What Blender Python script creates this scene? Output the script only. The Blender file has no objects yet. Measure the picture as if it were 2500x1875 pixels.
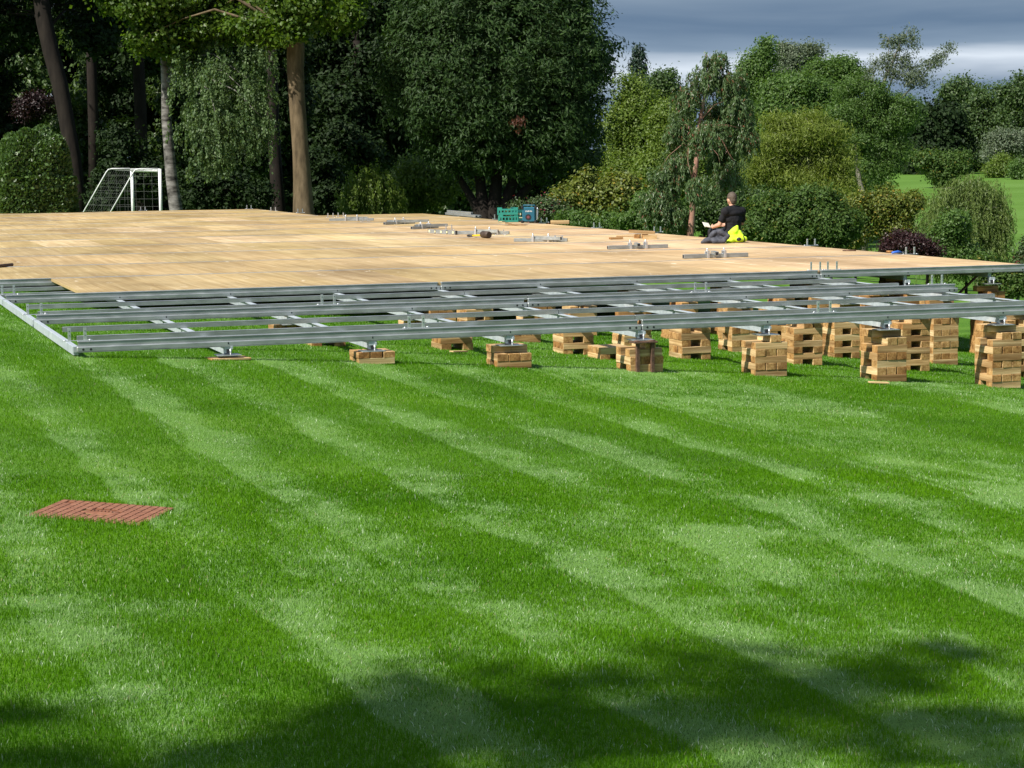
import bpy, bmesh, math, random
import numpy as np
from mathutils import Vector, Matrix

random.seed(7)
RNG = np.random.default_rng(11)
PI = math.pi
SC = bpy.context.scene
COL = SC.collection

# ------------------------------------------------------------------ camera
FPX, YAW, PIT, ROL = 4964.4, .3363, .1126, -.009
CAM = np.array([-2.0558, -16.4144, 1.496])
FW = np.array([math.sin(YAW) * math.cos(PIT), math.cos(YAW) * math.cos(PIT), -math.sin(PIT)])
_r = np.array([math.cos(YAW), -math.sin(YAW), 0.])
_u = np.cross(_r, FW)
RT = _r * math.cos(ROL) + _u * math.sin(ROL)
UP = -_r * math.sin(ROL) + _u * math.cos(ROL)


def at(px, py, D):
    """world point seen at photo pixel (px, py) at depth D metres"""
    return CAM + (FW + RT * (px - 1250) / FPX - UP * (py - 937.5) / FPX) * D


def dk(px, py, z=.04):
    d = FW + RT * (px - 1250) / FPX - UP * (py - 937.5) / FPX
    p = CAM + d * ((z - CAM[2]) / d[2])
    return p


cam_d = bpy.data.cameras.new('camera')
cam_o = bpy.data.objects.new('camera', cam_d)
COL.objects.link(cam_o)
cam_d.sensor_width = 36
cam_d.lens = FPX / 2500 * 36
cam_d.clip_start = .1
cam_d.clip_end = 3000
M = Matrix(((RT[0], UP[0], -FW[0], CAM[0]), (RT[1], UP[1], -FW[1], CAM[1]), (RT[2], UP[2], -FW[2], CAM[2]), (0, 0, 0, 1)))
cam_o.matrix_world = M
SC.camera = cam_o

# ------------------------------------------------------------------ light
SUN_EL, SUN_SIDE = math.radians(47), math.radians(19)
to_sun = Vector((-math.cos(SUN_EL) * math.cos(SUN_SIDE), -math.cos(SUN_EL) * math.sin(SUN_SIDE), math.sin(SUN_EL)))
sl = bpy.data.lights.new('sun', 'SUN')
sl.energy = 4.6
sl.angle = math.radians(.6)
sl.color = (1, .95, .86)
so = bpy.data.objects.new('sun', sl)
COL.objects.link(so)
so.rotation_euler = to_sun.to_track_quat('Z', 'Y').to_euler()
W = bpy.data.worlds.new('World')
SC.world = W
W.use_nodes = True
nt = W.node_tree
nt.nodes.clear()


def N(t, typ, **kw):
    n = t.nodes.new(typ)
    for k, v in kw.items():
        if k.startswith('i_'):
            key = k[2:]
            n.inputs[int(key) if key.isdigit() else key.replace('_', ' ')].default_value = v
        else:
            setattr(n, k, v)
    return n


def ramp(t, stops, fac=None):
    n = t.nodes.new('ShaderNodeValToRGB')
    e = n.color_ramp.elements
    while len(e) < len(stops):
        e.new(.5)
    for k, (p, c) in enumerate(stops):
        e[k].position = p
        e[k].color = (*c, 1) if len(c) == 3 else c
    if fac is not None:
        t.links.new(fac, n.inputs[0])
    return n


def build_world():
    L = nt.links.new
    tc = N(nt, 'ShaderNodeTexCoord')
    sky = N(nt, 'ShaderNodeTexSky', sky_type='NISHITA', sun_disc=False, sun_elevation=SUN_EL, sun_rotation=math.atan2(to_sun.x, to_sun.y))
    mp = N(nt, 'ShaderNodeMapping')
    mp.inputs['Scale'].default_value = (2.2, 2.2, 16)
    mp.inputs['Location'].default_value = (3.1, .4, .55)
    L(tc.outputs['Generated'], mp.inputs[0])
    nz = N(nt, 'ShaderNodeTexNoise', i_Scale=2.0, i_Detail=5., i_Roughness=.5, i_Distortion=.3)
    L(mp.outputs[0], nz.inputs['Vector'])
    # layered stratus: bands by height in the sky, broken up by noise
    sx = N(nt, 'ShaderNodeSeparateXYZ')
    L(tc.outputs['Generated'], sx.inputs[0])
    wob = N(nt, 'ShaderNodeMath', operation='MULTIPLY_ADD', i_1=.045, i_2=-.0225)
    L(nz.outputs[0], wob.inputs[0])
    hz = N(nt, 'ShaderNodeMath', operation='ADD')
    L(sx.outputs[2], hz.inputs[0])
    L(wob.outputs[0], hz.inputs[1])
    hm = N(nt, 'ShaderNodeMapRange', i_1=.0, i_2=.2, i_3=0., i_4=1.)
    L(hz.outputs[0], hm.inputs[0])
    cr = ramp(nt, [(.0, (1.3, 1.75, 2.4)), (.14, (1.25, 1.75, 2.45)), (.195, (4.4, 4.9, 5.5)), (.25, (1.5, 2.05, 2.75)), (.31, (.85, 1.32, 2.0)), (.36, (1.35, 1.85, 2.5)), (.42, (2.3, 2.8, 3.4)), (.55, (1.2, 1.65, 2.4)), (.75, (1.6, 2.1, 2.8)), (1., (1.3, 1.75, 2.5))], hm.outputs[0])
    mp2 = N(nt, 'ShaderNodeMapping')
    mp2.inputs['Scale'].default_value = (1.5, 1.5, 3)
    L(tc.outputs['Generated'], mp2.inputs[0])
    nz2 = N(nt, 'ShaderNodeTexNoise', i_Scale=1.7, i_Detail=4.)
    L(mp2.outputs[0], nz2.inputs['Vector'])
    cv = ramp(nt, [(.45, (0, 0, 0)), (.6, (1, 1, 1))], nz2.outputs[0])
    # the upper sky is broken cloud, the low sky all cloud
    lo = N(nt, 'ShaderNodeMapRange', i_1=.15, i_2=.4, i_3=0., i_4=1.)
    L(sx.outputs[2], lo.inputs[0])
    mul = N(nt, 'ShaderNodeMath', operation='MULTIPLY')
    L(cv.outputs[0], mul.inputs[0])
    L(lo.outputs[0], mul.inputs[1])
    mx = N(nt, 'ShaderNodeMixRGB')
    L(mul.outputs[0], mx.inputs[0])
    L(cr.outputs[0], mx.inputs[1])
    L(sky.outputs[0], mx.inputs[2])
    bg = N(nt, 'ShaderNodeBackground')
    bg.inputs[1].default_value = .1
    L(mx.outputs[0], bg.inputs[0])
    out = N(nt, 'ShaderNodeOutputWorld')
    L(bg.outputs[0], out.inputs[0])


build_world()
SC.view_settings.view_transform = 'Standard'
SC.view_settings.look = 'None'
SC.view_settings.exposure = 0.75
SC.view_settings.gamma = 1


# ------------------------------------------------------------------ materials
def pmat(name, col, rough=.6, spec=.5, metal=0.):
    m = bpy.data.materials.new(name)
    m.use_nodes = True
    b = m.node_tree.nodes['Principled BSDF']
    b.inputs['Base Color'].default_value = (*col, 1)
    b.inputs['Roughness'].default_value = rough
    b.inputs['Specular IOR Level'].default_value = spec
    b.inputs['Metallic'].default_value = metal
    return m, m.node_tree, b


def varied(name, stops, scale=(8, 8, 8), rough=.6, spec=.4, metal=0., detail=4, bump=0., rnd=0., coord='Object', rough_var=0.):
    """noise driven colour (the thing's own mottling) with an optional per-object shift"""
    m, t, b = pmat(name, stops[0][1], rough, spec, metal)
    L = t.links.new
    tc = N(t, 'ShaderNodeTexCoord')
    mp = N(t, 'ShaderNodeMapping')
    mp.inputs['Scale'].default_value = scale
    L(tc.outputs[coord], mp.inputs[0])
    nz = N(t, 'ShaderNodeTexNoise', i_Scale=1., i_Detail=float(detail), i_Roughness=.6)
    fac = nz.outputs[0]
    if rnd:
        oi = N(t, 'ShaderNodeObjectInfo')
        ad = N(t, 'ShaderNodeVectorMath', operation='ADD')
        sc_ = N(t, 'ShaderNodeVectorMath', operation='SCALE', i_3=40.)
        cmb = N(t, 'ShaderNodeCombineXYZ')
        for k in range(3):
            L(oi.outputs['Random'], cmb.inputs[k])
        L(cmb.outputs[0], sc_.inputs[0])
        L(mp.outputs[0], ad.inputs[0])
        L(sc_.outputs[0], ad.inputs[1])
        L(ad.outputs[0], nz.inputs['Vector'])
    else:
        L(mp.outputs[0], nz.inputs['Vector'])
    cr = ramp(t, stops, fac)
    c = cr.outputs[0]
    if rnd:
        hs = N(t, 'ShaderNodeHueSaturation')
        mr = N(t, 'ShaderNodeMapRange', i_1=0., i_2=1., i_3=1 - rnd, i_4=1 + rnd)
        L(oi.outputs['Random'], mr.inputs[0])
        L(mr.outputs[0], hs.inputs['Value'])
        L(c, hs.inputs['Color'])
        c = hs.outputs[0]
    L(c, b.inputs['Base Color'])
    if rough_var:
        rr = N(t, 'ShaderNodeMapRange', i_1=.3, i_2=.7, i_3=rough - rough_var, i_4=rough + rough_var)
        L(fac, rr.inputs[0])
        L(rr.outputs[0], b.inputs['Roughness'])
    if bump:
        bp = N(t, 'ShaderNodeBump', i_Strength=bump, i_Distance=.01)
        L(fac, bp.inputs['Height'])
        L(bp.outputs[0], b.inputs['Normal'])
    return m


def leaf_mat(name, a, b_, trans=.35, rough=.45, spec=.35, accent=None, acc_amt=.06):
    """leaf colours scattered leaf by leaf between a and b_, an optional accent colour on a few leaves"""
    m, t, b = pmat(name, a, rough, spec)
    L = t.links.new
    g = N(t, 'ShaderNodeNewGeometry')
    stops = [(0., a), (1., b_)]
    if accent:
        stops = [(0., a), (1 - acc_amt - .02, b_), (1 - acc_amt, accent), (1., accent)]
    cr = ramp(t, stops, g.outputs['Random Per Island'])
    L(cr.outputs[0], b.inputs['Base Color'])
    tr = N(t, 'ShaderNodeBsdfTranslucent')
    mxc = N(t, 'ShaderNodeMixRGB', blend_type='MULTIPLY', i_0=1.)
    mxc.inputs[2].default_value = (1.3, 1.35, .6, 1)
    L(cr.outputs[0], mxc.inputs[1])
    L(mxc.outputs[0], tr.inputs[0])
    mx = N(t, 'ShaderNodeMixShader', i_0=trans)
    L(b.outputs[0], mx.inputs[1])
    L(tr.outputs[0], mx.inputs[2])
    L(mx.outputs[0], t.nodes['Material Output'].inputs[0])
    return m


MT = {}
MT['galv'] = varied('galvanised steel', [(.3, (.29, .315, .31)), (.5, (.37, .395, .39)), (.7, (.45, .475, .47))], (5, 16, 16), .38, .5, .6, rough_var=.08)
MT['galv_white'] = varied('pale galvanised steel', [(.3, (.38, .43, .46)), (.55, (.47, .52, .55)), (.75, (.56, .60, .62))], (14, 14, 14), .5, .5, .3, rough_var=.06)
MT['alu'] = varied('brushed aluminium', [(.3, (.62, .63, .65)), (.7, (.78, .79, .8))], (3, 40, 40), .35, .5, .8)
MT['slot'] = pmat('dark slot', (.012, .012, .016), .7)[0]
MT['bolt'] = pmat('dark bolt hole', (.01, .01, .012), .6)[0]
MT['rust'] = varied('rusty steel', [(.3, (.06, .035, .025)), (.6, (.16, .09, .06)), (.8, (.2, .14, .1))], (30, 30, 30), .7, .4, .3)
MT['rubber'] = varied('dark rubber', [(.3, (.035, .022, .015)), (.7, (.07, .045, .03))], (20, 20, 20), .6)
MT['yellow'] = pmat('yellow plastic', (.75, .5, .02), .4)[0]
MT['black'] = pmat('black plastic', (.015, .015, .017), .45)[0]
MT['crate'] = varied('green plastic', [(.3, (.02, .19, .15)), (.7, (.03, .27, .21))], (9, 9, 9), .4)
MT['crate_dark'] = varied('dark green plastic', [(.3, (.012, .09, .085)), (.7, (.018, .13, .115))], (9, 9, 9), .4)
MT['teal'] = varied('teal plastic', [(.3, (.012, .09, .14)), (.7, (.02, .12, .18))], (9, 9, 9), .4)
MT['white'] = pmat('white paint', (.8, .8, .78), .5)[0]
MT['cream'] = pmat('cream paint', (.75, .68, .4), .5)[0]
MT['goal'] = varied('white goal paint', [(.3, (.62, .64, .66)), (.7, (.8, .8, .8))], (6, 6, 3), .45)
MT['net'] = pmat('pale net cord', (.2, .22, .2), .8)[0]
MT['skin'] = varied('skin', [(.3, (.50, .27, .18)), (.7, (.58, .33, .23))], (20, 20, 20), .5)
MT['hair'] = varied('short brown hair', [(.3, (.035, .025, .018)), (.7, (.115, .085, .062))], (60, 60, 60), .7, bump=.4)
MT['shirt'] = varied('black cotton', [(.3, (.008, .008, .010)), (.7, (.016, .016, .019))], (12, 12, 12), .85, .2, bump=.3)
MT['trouser'] = varied('dark trousers', [(.3, (.015, .016, .02)), (.7, (.03, .03, .036))], (12, 12, 12), .85, .2)
MT['hivis'] = varied('yellow hi-vis cloth', [(.3, (.48, .74, .02)), (.7, (.62, .88, .05))], (9, 9, 9), .6, .3, bump=.3)
MT['charcoal'] = varied('charcoal cloth', [(.3, (.03, .032, .042)), (.7, (.085, .088, .105))], (10, 10, 10), .75, .3, bump=.5)
MT['paper'] = pmat('white paper', (.8, .78, .7), .7)[0]
MT['blue'] = pmat('blue plastic', (.03, .12, .5), .4)[0]
MT['pipe'] = pmat('speaker cone', (.03, .02, .022), .6)[0]


BL, BW, BH = .31, .098, .064


def timber():
    m, t, b = pmat('sawn timber', (.5, .33, .16), .7, .3)
    L = t.links.new
    tc = N(t, 'ShaderNodeTexCoord')
    oi = N(t, 'ShaderNodeObjectInfo')
    mp = N(t, 'ShaderNodeMapping')
    mp.inputs['Scale'].default_value = (3, 55, 55)
    L(tc.outputs['Object'], mp.inputs[0])
    cm = N(t, 'ShaderNodeVectorMath', operation='MULTIPLY_ADD')
    L(oi.outputs['Random'], cm.inputs[0])
    cm.inputs[1].default_value = (60, 70, 80)
    L(mp.outputs[0], cm.inputs[2])
    nz = N(t, 'ShaderNodeTexNoise', i_Scale=1., i_Detail=4., i_Distortion=.8)
    L(cm.outputs[0], nz.inputs['Vector'])
    c1 = ramp(t, [(.3, (.35, .22, .095)), (.5, (.54, .38, .19)), (.7, (.68, .52, .30))], nz.outputs[0])
    tint = ramp(t, [(0., (.68, .56, .44)), (.2, (.9, .82, .72)), (.5, (1.0, 1.0, 1.0)), (.8, (1.1, 1.1, 1.08)), (1., (.84, .9, .86))], oi.outputs['Random'])
    mx = N(t, 'ShaderNodeMixRGB', blend_type='MULTIPLY', i_0=1.)
    L(c1.outputs[0], mx.inputs[1])
    L(tint.outputs[0], mx.inputs[2])
    # weather stains and knots
    nz2 = N(t, 'ShaderNodeTexNoise', i_Scale=.18, i_Detail=5.)
    L(cm.outputs[0], nz2.inputs['Vector'])
    st = ramp(t, [(.38, (.36, .28, .21)), (.54, (1, 1, 1))], nz2.outputs[0])
    mx2 = N(t, 'ShaderNodeMixRGB', blend_type='MULTIPLY', i_0=.75)
    L(mx.outputs[0], mx2.inputs[1])
    L(st.outputs[0], mx2.inputs[2])
    sx = N(t, 'ShaderNodeSeparateXYZ')
    L(tc.outputs['Object'], sx.inputs[0])
    ab = N(t, 'ShaderNodeMath', operation='ABSOLUTE')
    L(sx.outputs[0], ab.inputs[0])
    gt = N(t, 'ShaderNodeMath', operation='GREATER_THAN', i_1=BL * .495)
    L(ab.outputs[0], gt.inputs[0])
    eg = N(t, 'ShaderNodeMixRGB', blend_type='MULTIPLY')
    eg.inputs[2].default_value = (.80, .66, .5, 1)
    L(gt.outputs[0], eg.inputs[0])
    L(mx2.outputs[0], eg.inputs[1])
    L(eg.outputs[0], b.inputs['Base Color'])
    bp = N(t, 'ShaderNodeBump', i_Strength=.25, i_Distance=.004)
    L(nz.outputs[0], bp.inputs['Height'])
    L(bp.outputs[0], b.inputs['Normal'])
    return m


MT['timber'] = timber()


def plywood():
    m, t, b = pmat('plywood', (.55, .38, .2), .55, .35)
    L = t.links.new
    g = N(t, 'ShaderNodeNewGeometry')
    oi = N(t, 'ShaderNodeObjectInfo')
    cm = N(t, 'ShaderNodeVectorMath', operation='MULTIPLY_ADD')
    L(oi.outputs['Random'], cm.inputs[0])
    cm.inputs[1].default_value = (13, 17, 0)
    L(g.outputs['Position'], cm.inputs[2])
    mp = N(t, 'ShaderNodeMapping')
    mp.inputs['Scale'].default_value = (13, .5, 1)
    L(cm.outputs[0], mp.inputs[0])
    nz = N(t, 'ShaderNodeTexNoise', i_Scale=1., i_Detail=6., i_Roughness=.62, i_Distortion=.4)
    L(mp.outputs[0], nz.inputs['Vector'])
    c1 = ramp(t, [(.26, (.41, .290, .148)), (.45, (.51, .385, .218)), (.58, (.575, .45, .272)), (.74, (.70, .58, .40))], nz.outputs[0])
    mpf = N(t, 'ShaderNodeMapping')
    mpf.inputs['Scale'].default_value = (38, .35, 1)
    L(cm.outputs[0], mpf.inputs[0])
    nzf = N(t, 'ShaderNodeTexNoise', i_Scale=1., i_Detail=3.)
    L(mpf.outputs[0], nzf.inputs['Vector'])
    cf = ramp(t, [(.3, (.84, .80, .73)), (.5, (1, 1, 1)), (.7, (1.1, 1.12, 1.16))], nzf.outputs[0])
    mxf = N(t, 'ShaderNodeMixRGB', blend_type='MULTIPLY', i_0=1.)
    L(c1.outputs[0], mxf.inputs[1])
    L(cf.outputs[0], mxf.inputs[2])
    c1 = mxf
    # broad weathering: greyer and browner towards the older rows at the far left
    mp3 = N(t, 'ShaderNodeMapping')
    mp3.inputs['Scale'].default_value = (.5, .42, 1)
    L(g.outputs['Position'], mp3.inputs[0])
    nz3 = N(t, 'ShaderNodeTexNoise', i_Scale=1., i_Detail=5., i_Roughness=.65)
    L(mp3.outputs[0], nz3.inputs['Vector'])
    w = ramp(t, [(.34, (.62, .58, .50)), (.5, (.92, .90, .86)), (.64, (1.12, 1.10, 1.07))], nz3.outputs[0])
    mx = N(t, 'ShaderNodeMixRGB', blend_type='MULTIPLY', i_0=1.)
    L(c1.outputs[0], mx.inputs[1])
    L(w.outputs[0], mx.inputs[2])
    sheet = N(t, 'ShaderNodeAttribute', attribute_name='tone')
    mx2 = N(t, 'ShaderNodeMixRGB', blend_type='MULTIPLY', i_0=1.)
    L(mx.outputs[0], mx2.inputs[1])
    L(sheet.outputs['Color'], mx2.inputs[2])
    # pale torn veneer and dry splinters, lying along the grain
    mp4 = N(t, 'ShaderNodeMapping')
    mp4.inputs['Scale'].default_value = (2.4, 1.3, 1)
    L(cm.outputs[0], mp4.inputs[0])
    nz4 = N(t, 'ShaderNodeTexNoise', i_Scale=1.6, i_Detail=7., i_Roughness=.72)
    L(mp4.outputs[0], nz4.inputs['Vector'])
    pm = ramp(t, [(.625, (0, 0, 0)), (.66, (1, 1, 1))], nz4.outputs[0])
    mx3 = N(t, 'ShaderNodeMixRGB')
    mx3.inputs[2].default_value = (.84, .76, .58, 1)
    fm = N(t, 'ShaderNodeMath', operation='MULTIPLY', i_1=.6)
    L(pm.outputs[0], fm.inputs[0])
    L(fm.outputs[0], mx3.inputs[0])
    L(mx2.outputs[0], mx3.inputs[1])
    L(mx3.outputs[0], b.inputs['Base Color'])
    bp = N(t, 'ShaderNodeBump', i_Strength=.2, i_Distance=.003)
    L(nz.outputs[0], bp.inputs['Height'])
    L(bp.outputs[0], b.inputs['Normal'])
    return m


MT['ply'] = plywood()
MT['clay'] = varied('red-brown cover', [(.3, (.15, .06, .03)), (.55, (.235, .095, .048)), (.75, (.29, .15, .09))], (25, 25, 25), .65, .4, detail=6, bump=.2)
MT['bark_brown'] = varied('brown bark', [(.3, (.05, .037, .021)), (.5, (.105, .078, .044)), (.7, (.16, .12, .072))], (6, 6, 1.6), .9, .2, detail=6, bump=.6)
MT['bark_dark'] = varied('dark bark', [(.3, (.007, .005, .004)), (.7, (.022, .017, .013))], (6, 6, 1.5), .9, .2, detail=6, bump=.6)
MT['bark_birch'] = varied('birch bark', [(.36, (.02, .018, .016)), (.46, (.10, .095, .085)), (.62, (.23, .22, .205))], (2.2, 2.2, 7), .8, .2, detail=6, bump=.3)
MT['bark_red'] = varied('red-brown bark', [(.3, (.16, .075, .05)), (.55, (.3, .165, .12)), (.7, (.42, .3, .24))], (5, 5, 2), .8, .2, detail=6, bump=.3)
MT['bark_grey'] = varied('grey bark', [(.3, (.09, .08, .065)), (.7, (.24, .22, .18))], (6, 6, 2), .9, .2, detail=6, bump=.3)

LEAF = {
    'maple': leaf_mat('maple leaf', (.05, .105, .011), (.105, .17, .02), .5),
    'birch': leaf_mat('birch leaf', (.055, .105, .036), (.115, .175, .06), .35, .5, .3),
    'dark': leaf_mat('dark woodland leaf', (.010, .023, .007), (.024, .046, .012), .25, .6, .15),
    'round': leaf_mat('long leaf', (.018, .045, .011), (.042, .082, .019), .3, .55, .22),
    'hedge': leaf_mat('hedge leaf', (.04, .085, .02), (.085, .15, .035), .3, .4, .45),
    'copper': leaf_mat('copper leaf', (.016, .010, .010), (.034, .014, .016), .3),
    'purple': leaf_mat('barberry leaf', (.026, .012, .012), (.054, .020, .022), .3),
    'lime': leaf_mat('lime green leaf', (.09, .15, .022), (.165, .23, .04), .45),
    'mid': leaf_mat('mid green leaf', (.060, .122, .026), (.118, .20, .045), .45),
    'deep': leaf_mat('deep green leaf', (.042, .082, .026), (.088, .142, .04), .4),
    'grey': leaf_mat('grey-green leaf', (.08, .115, .065), (.15, .185, .115), .3),
    'euca': leaf_mat('gum leaf', (.065, .12, .042), (.135, .205, .078), .4, .4, .45, (.22, .09, .05), .05),
    'willow': leaf_mat('yellow-green willow leaf', (.13, .185, .03), (.24, .295, .06), .5),
    'weep': leaf_mat('weeping willow leaf', (.10, .155, .036), (.19, .25, .07), .4),
    'yellowish': leaf_mat('yellow tinted leaf', (.085, .125, .022), (.18, .21, .036), .4, .45, .35, (.30, .22, .03), .05),
    'laurel': leaf_mat('laurel leaf', (.05, .10, .022), (.10, .165, .036), .4, .5, .25, (.22, .2, .04), .02),
    'flower': leaf_mat('flowering shrub leaf', (.04, .075, .025), (.08, .12, .04), .3, .45, .4, (.26, .02, .06), .04),
    'conifer': leaf_mat('conifer needle', (.014, .034, .022), (.032, .058, .032), .15),
}


# ------------------------------------------------------------------ object helpers
def mesh_np(name, v, faces_flat, sizes, mats, parent=None, smooth=False):
    me = bpy.data.meshes.new(name)
    v = np.ascontiguousarray(v, dtype=np.float32).reshape(-1, 3)
    fl = np.ascontiguousarray(faces_flat, dtype=np.int32)
    sizes = np.ascontiguousarray(sizes, dtype=np.int32)
    me.vertices.add(len(v))
    me.vertices.foreach_set('co', v.ravel())
    me.loops.add(len(fl))
    me.loops.foreach_set('vertex_index', fl)
    me.polygons.add(len(sizes))
    st = np.zeros(len(sizes), np.int32)
    st[1:] = np.cumsum(sizes)[:-1]
    me.polygons.foreach_set('loop_start', st)
    me.polygons.foreach_set('use_smooth', np.full(len(sizes), smooth, dtype=bool))
    me.update(calc_edges=True)
    for m in (mats if isinstance(mats, (list, tuple)) else [mats]):
        me.materials.append(m)
    o = bpy.data.objects.new(name, me)
    COL.objects.link(o)
    if parent:
        o.parent = parent
    return o


def tag(o, label=None, cat=None, group=None, kind=None):
    if label:
        o['label'] = label
    if cat:
        o['category'] = cat
    if group:
        o['group'] = group
    if kind:
        o['kind'] = kind
    return o


def empty(name, loc, label, cat, rz=0., group=None):
    o = bpy.data.objects.new(name, None)
    COL.objects.link(o)
    o.location = tuple(float(c) for c in loc)
    o.rotation_euler = (0, 0, rz)
    return tag(o, label, cat, group)


class MB:
    """collects shapes into one mesh"""

    def __init__(s):
        s.bm = bmesh.new()

    def box(s, lo, hi, bev=0., mi=0, mat=None):
        lo, hi = [float(x) for x in lo], [float(x) for x in hi]
        r = bmesh.ops.create_cube(s.bm, size=1.)
        vs = r['verts']
        for v in vs:
            v.co = Vector([(lo[k] + hi[k]) / 2 + v.co[k] * (hi[k] - lo[k]) for k in range(3)])
        if mat is not None:
            bmesh.ops.transform(s.bm, matrix=mat, verts=vs)
        fs = {f for v in vs for f in v.link_faces}
        for f in fs:
            f.material_index = mi
        if bev:
            es = {e for v in vs for e in v.link_edges}
            bmesh.ops.bevel(s.bm, geom=list(es), offset=bev, segments=1, affect='EDGES', profile=.5)
        return s

    def tube(s, pts, rad, seg=10, mi=0, cap=True):
        pts = [Vector([float(c) for c in p]) for p in pts]
        rad = rad if isinstance(rad, (list, tuple)) else [rad] * len(pts)
        rings = []
        for i, p in enumerate(pts):
            d = (pts[min(i + 1, len(pts) - 1)] - pts[max(i - 1, 0)]).normalized()
            a = d.orthogonal().normalized() if i == 0 else (a - d * a.dot(d)).normalized()
            b = d.cross(a)
            rings.append([s.bm.verts.new(p + (a * math.cos(2 * PI * k / seg) + b * math.sin(2 * PI * k / seg)) * rad[i]) for k in range(seg)])
        for i in range(len(rings) - 1):
            for k in range(seg):
                f = s.bm.faces.new((rings[i][k], rings[i][(k + 1) % seg], rings[i + 1][(k + 1) % seg], rings[i + 1][k]))
                f.material_index = mi
                f.smooth = True
        if cap:
            for r in (rings[0][::-1], rings[-1]):
                f = s.bm.faces.new(r)
                f.material_index = mi
        return s

    def ball(s, c, r, mi=0, sub=2, mat=None):
        q = bmesh.ops.create_icosphere(s.bm, subdivisions=sub, radius=1.)
        r = r if isinstance(r, (tuple, list)) else (r, r, r)
        mm = Matrix.Translation(Vector([float(x) for x in c])) @ (mat or Matrix()) @ Matrix.Diagonal((*r, 1))
        bmesh.ops.transform(s.bm, matrix=mm, verts=q['verts'])
        for f in {f for v in q['verts'] for f in v.link_faces}:
            f.material_index = mi
            f.smooth = True
        return s

    def build(s, name, mats, parent=None):
        me = bpy.data.meshes.new(name)
        s.bm.normal_update()
        s.bm.to_mesh(me)
        s.bm.free()
        for m in (mats if isinstance(mats, (list, tuple)) else [mats]):
            me.materials.append(m)
        o = bpy.data.objects.new(name, me)
        COL.objects.link(o)
        if parent:
            o.parent = parent
        return o


def copy_child(o, parent):
    c = o.copy()
    COL.objects.link(c)
    c.parent = parent
    return c


def copy_tree(root):
    c = root.copy()
    COL.objects.link(c)
    for ch in list(root.children):
        d = copy_child(ch, c)
        for gch in list(ch.children):
            copy_child(gch, d)
    return c


# ------------------------------------------------------------------ terrain
def sm(t):
    t = np.clip(t, 0, 1)
    return t * t * (3 - 2 * t)


def terr(x, y):
    x = np.asarray(x, float)
    y = np.asarray(y, float)
    xa = np.clip(x, 0, 13)
    q = .09 + .052 * xa + .0026 * xa * xa
    q = q + np.clip(x, -8, 0) * .045
    q = q + 2.0 * sm((x - 13) / 30)
    z = -q + .02 * np.clip(y, -40, 0)
    z = z + (np.minimum(z, -.85) - z) * sm((y - 15) / 24)
    dist = np.hypot(x - CAM[0], y - CAM[1])
    z = z + 2.0 * sm((dist - 95) / 170)
    z = z + .02 * np.sin(x * .9 + 1.3) * np.cos(y * .55) * sm((-y + 1) / 3)
    return z


def fan(u):
    return u


def lawn_material():
    m, t, b = pmat('mown lawn', (.05, .1, .02), .85, .2)
    L = t.links.new
    g = N(t, 'ShaderNodeNewGeometry')
    nz = N(t, 'ShaderNodeTexNoise', i_Scale=1.1, i_Detail=6.)
    L(g.outputs['Position'], nz.inputs['Vector'])
    c = ramp(t, [(.35, (.05, .125, .006)), (.5, (.075, .18, .010)), (.68, (.12, .235, .026))], nz.outputs[0])
    nz2 = N(t, 'ShaderNodeTexNoise', i_Scale=90., i_Detail=3.)
    L(g.outputs['Position'], nz2.inputs['Vector'])
    c2 = ramp(t, [(.35, (.45, .45, .4)), (.65, (1.2, 1.2, 1.1))], nz2.outputs[0])
    mx = N(t, 'ShaderNodeMixRGB', blend_type='MULTIPLY', i_0=1.)
    L(c.outputs[0], mx.inputs[1])
    L(c2.outputs[0], mx.inputs[2])
    L(mx.outputs[0], b.inputs['Base Color'])
    return m


def grid_obj(name, xs, ys, zfun, mat, kind='structure'):
    X, Y = np.meshgrid(xs, ys)
    Z = zfun(X, Y)
    v = np.stack([X, Y, Z], -1).reshape(-1, 3)
    nx, ny = len(xs), len(ys)
    i = np.arange(nx * ny).reshape(ny, nx)
    f = np.stack([i[:-1, :-1], i[:-1, 1:], i[1:, 1:], i[1:, :-1]], -1).reshape(-1)
    o = mesh_np(name, v, f, np.full((nx - 1) * (ny - 1), 4), mat, smooth=True)
    o['kind'] = kind
    return o


xs = np.concatenate([np.linspace(-1500, -60, 12), np.linspace(-50, -6, 23), np.arange(-5, 16, .4), np.linspace(17, 130, 60), np.linspace(145, 1500, 14)])
ys = np.concatenate([np.linspace(-400, -40, 8), np.arange(-34, -14, 2), np.arange(-13, 10, .4), np.linspace(11, 140, 90), np.linspace(145, 330, 40), np.linspace(380, 2000, 12)])
grid_obj('lawn', xs, ys, terr, lawn_material())


def fairway():
    m = varied('fairway grass', [(.35, (.07, .145, .02)), (.5, (.085, .17, .025)), (.65, (.10, .19, .035))], (.05, .09, 1), .9, .1, coord='Object', detail=5)
    D = np.linspace(75, 245, 60)
    A = np.linspace(2010, 2700, 40)
    v = []
    for d in D:
        for a in A:
            p = at(a + 40 * math.sin(d * .05), 376, d)
            v.append((p[0], p[1], float(terr(p[0], p[1])) + .06))
    i = np.arange(60 * 40).reshape(60, 40)
    f = np.stack([i[:-1, :-1], i[:-1, 1:], i[1:, 1:], i[1:, :-1]], -1).reshape(-1)
    o = mesh_np('fairway', v, f, np.full(59 * 39, 4), m, smooth=True)
    o['kind'] = 'structure'


fairway()

# manhole cover outline, used to keep grass off it
COV_C, COV_A = np.array([-.745, -6.66]), math.radians(-30)
COV_W, COV_H = .58, .47


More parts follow.
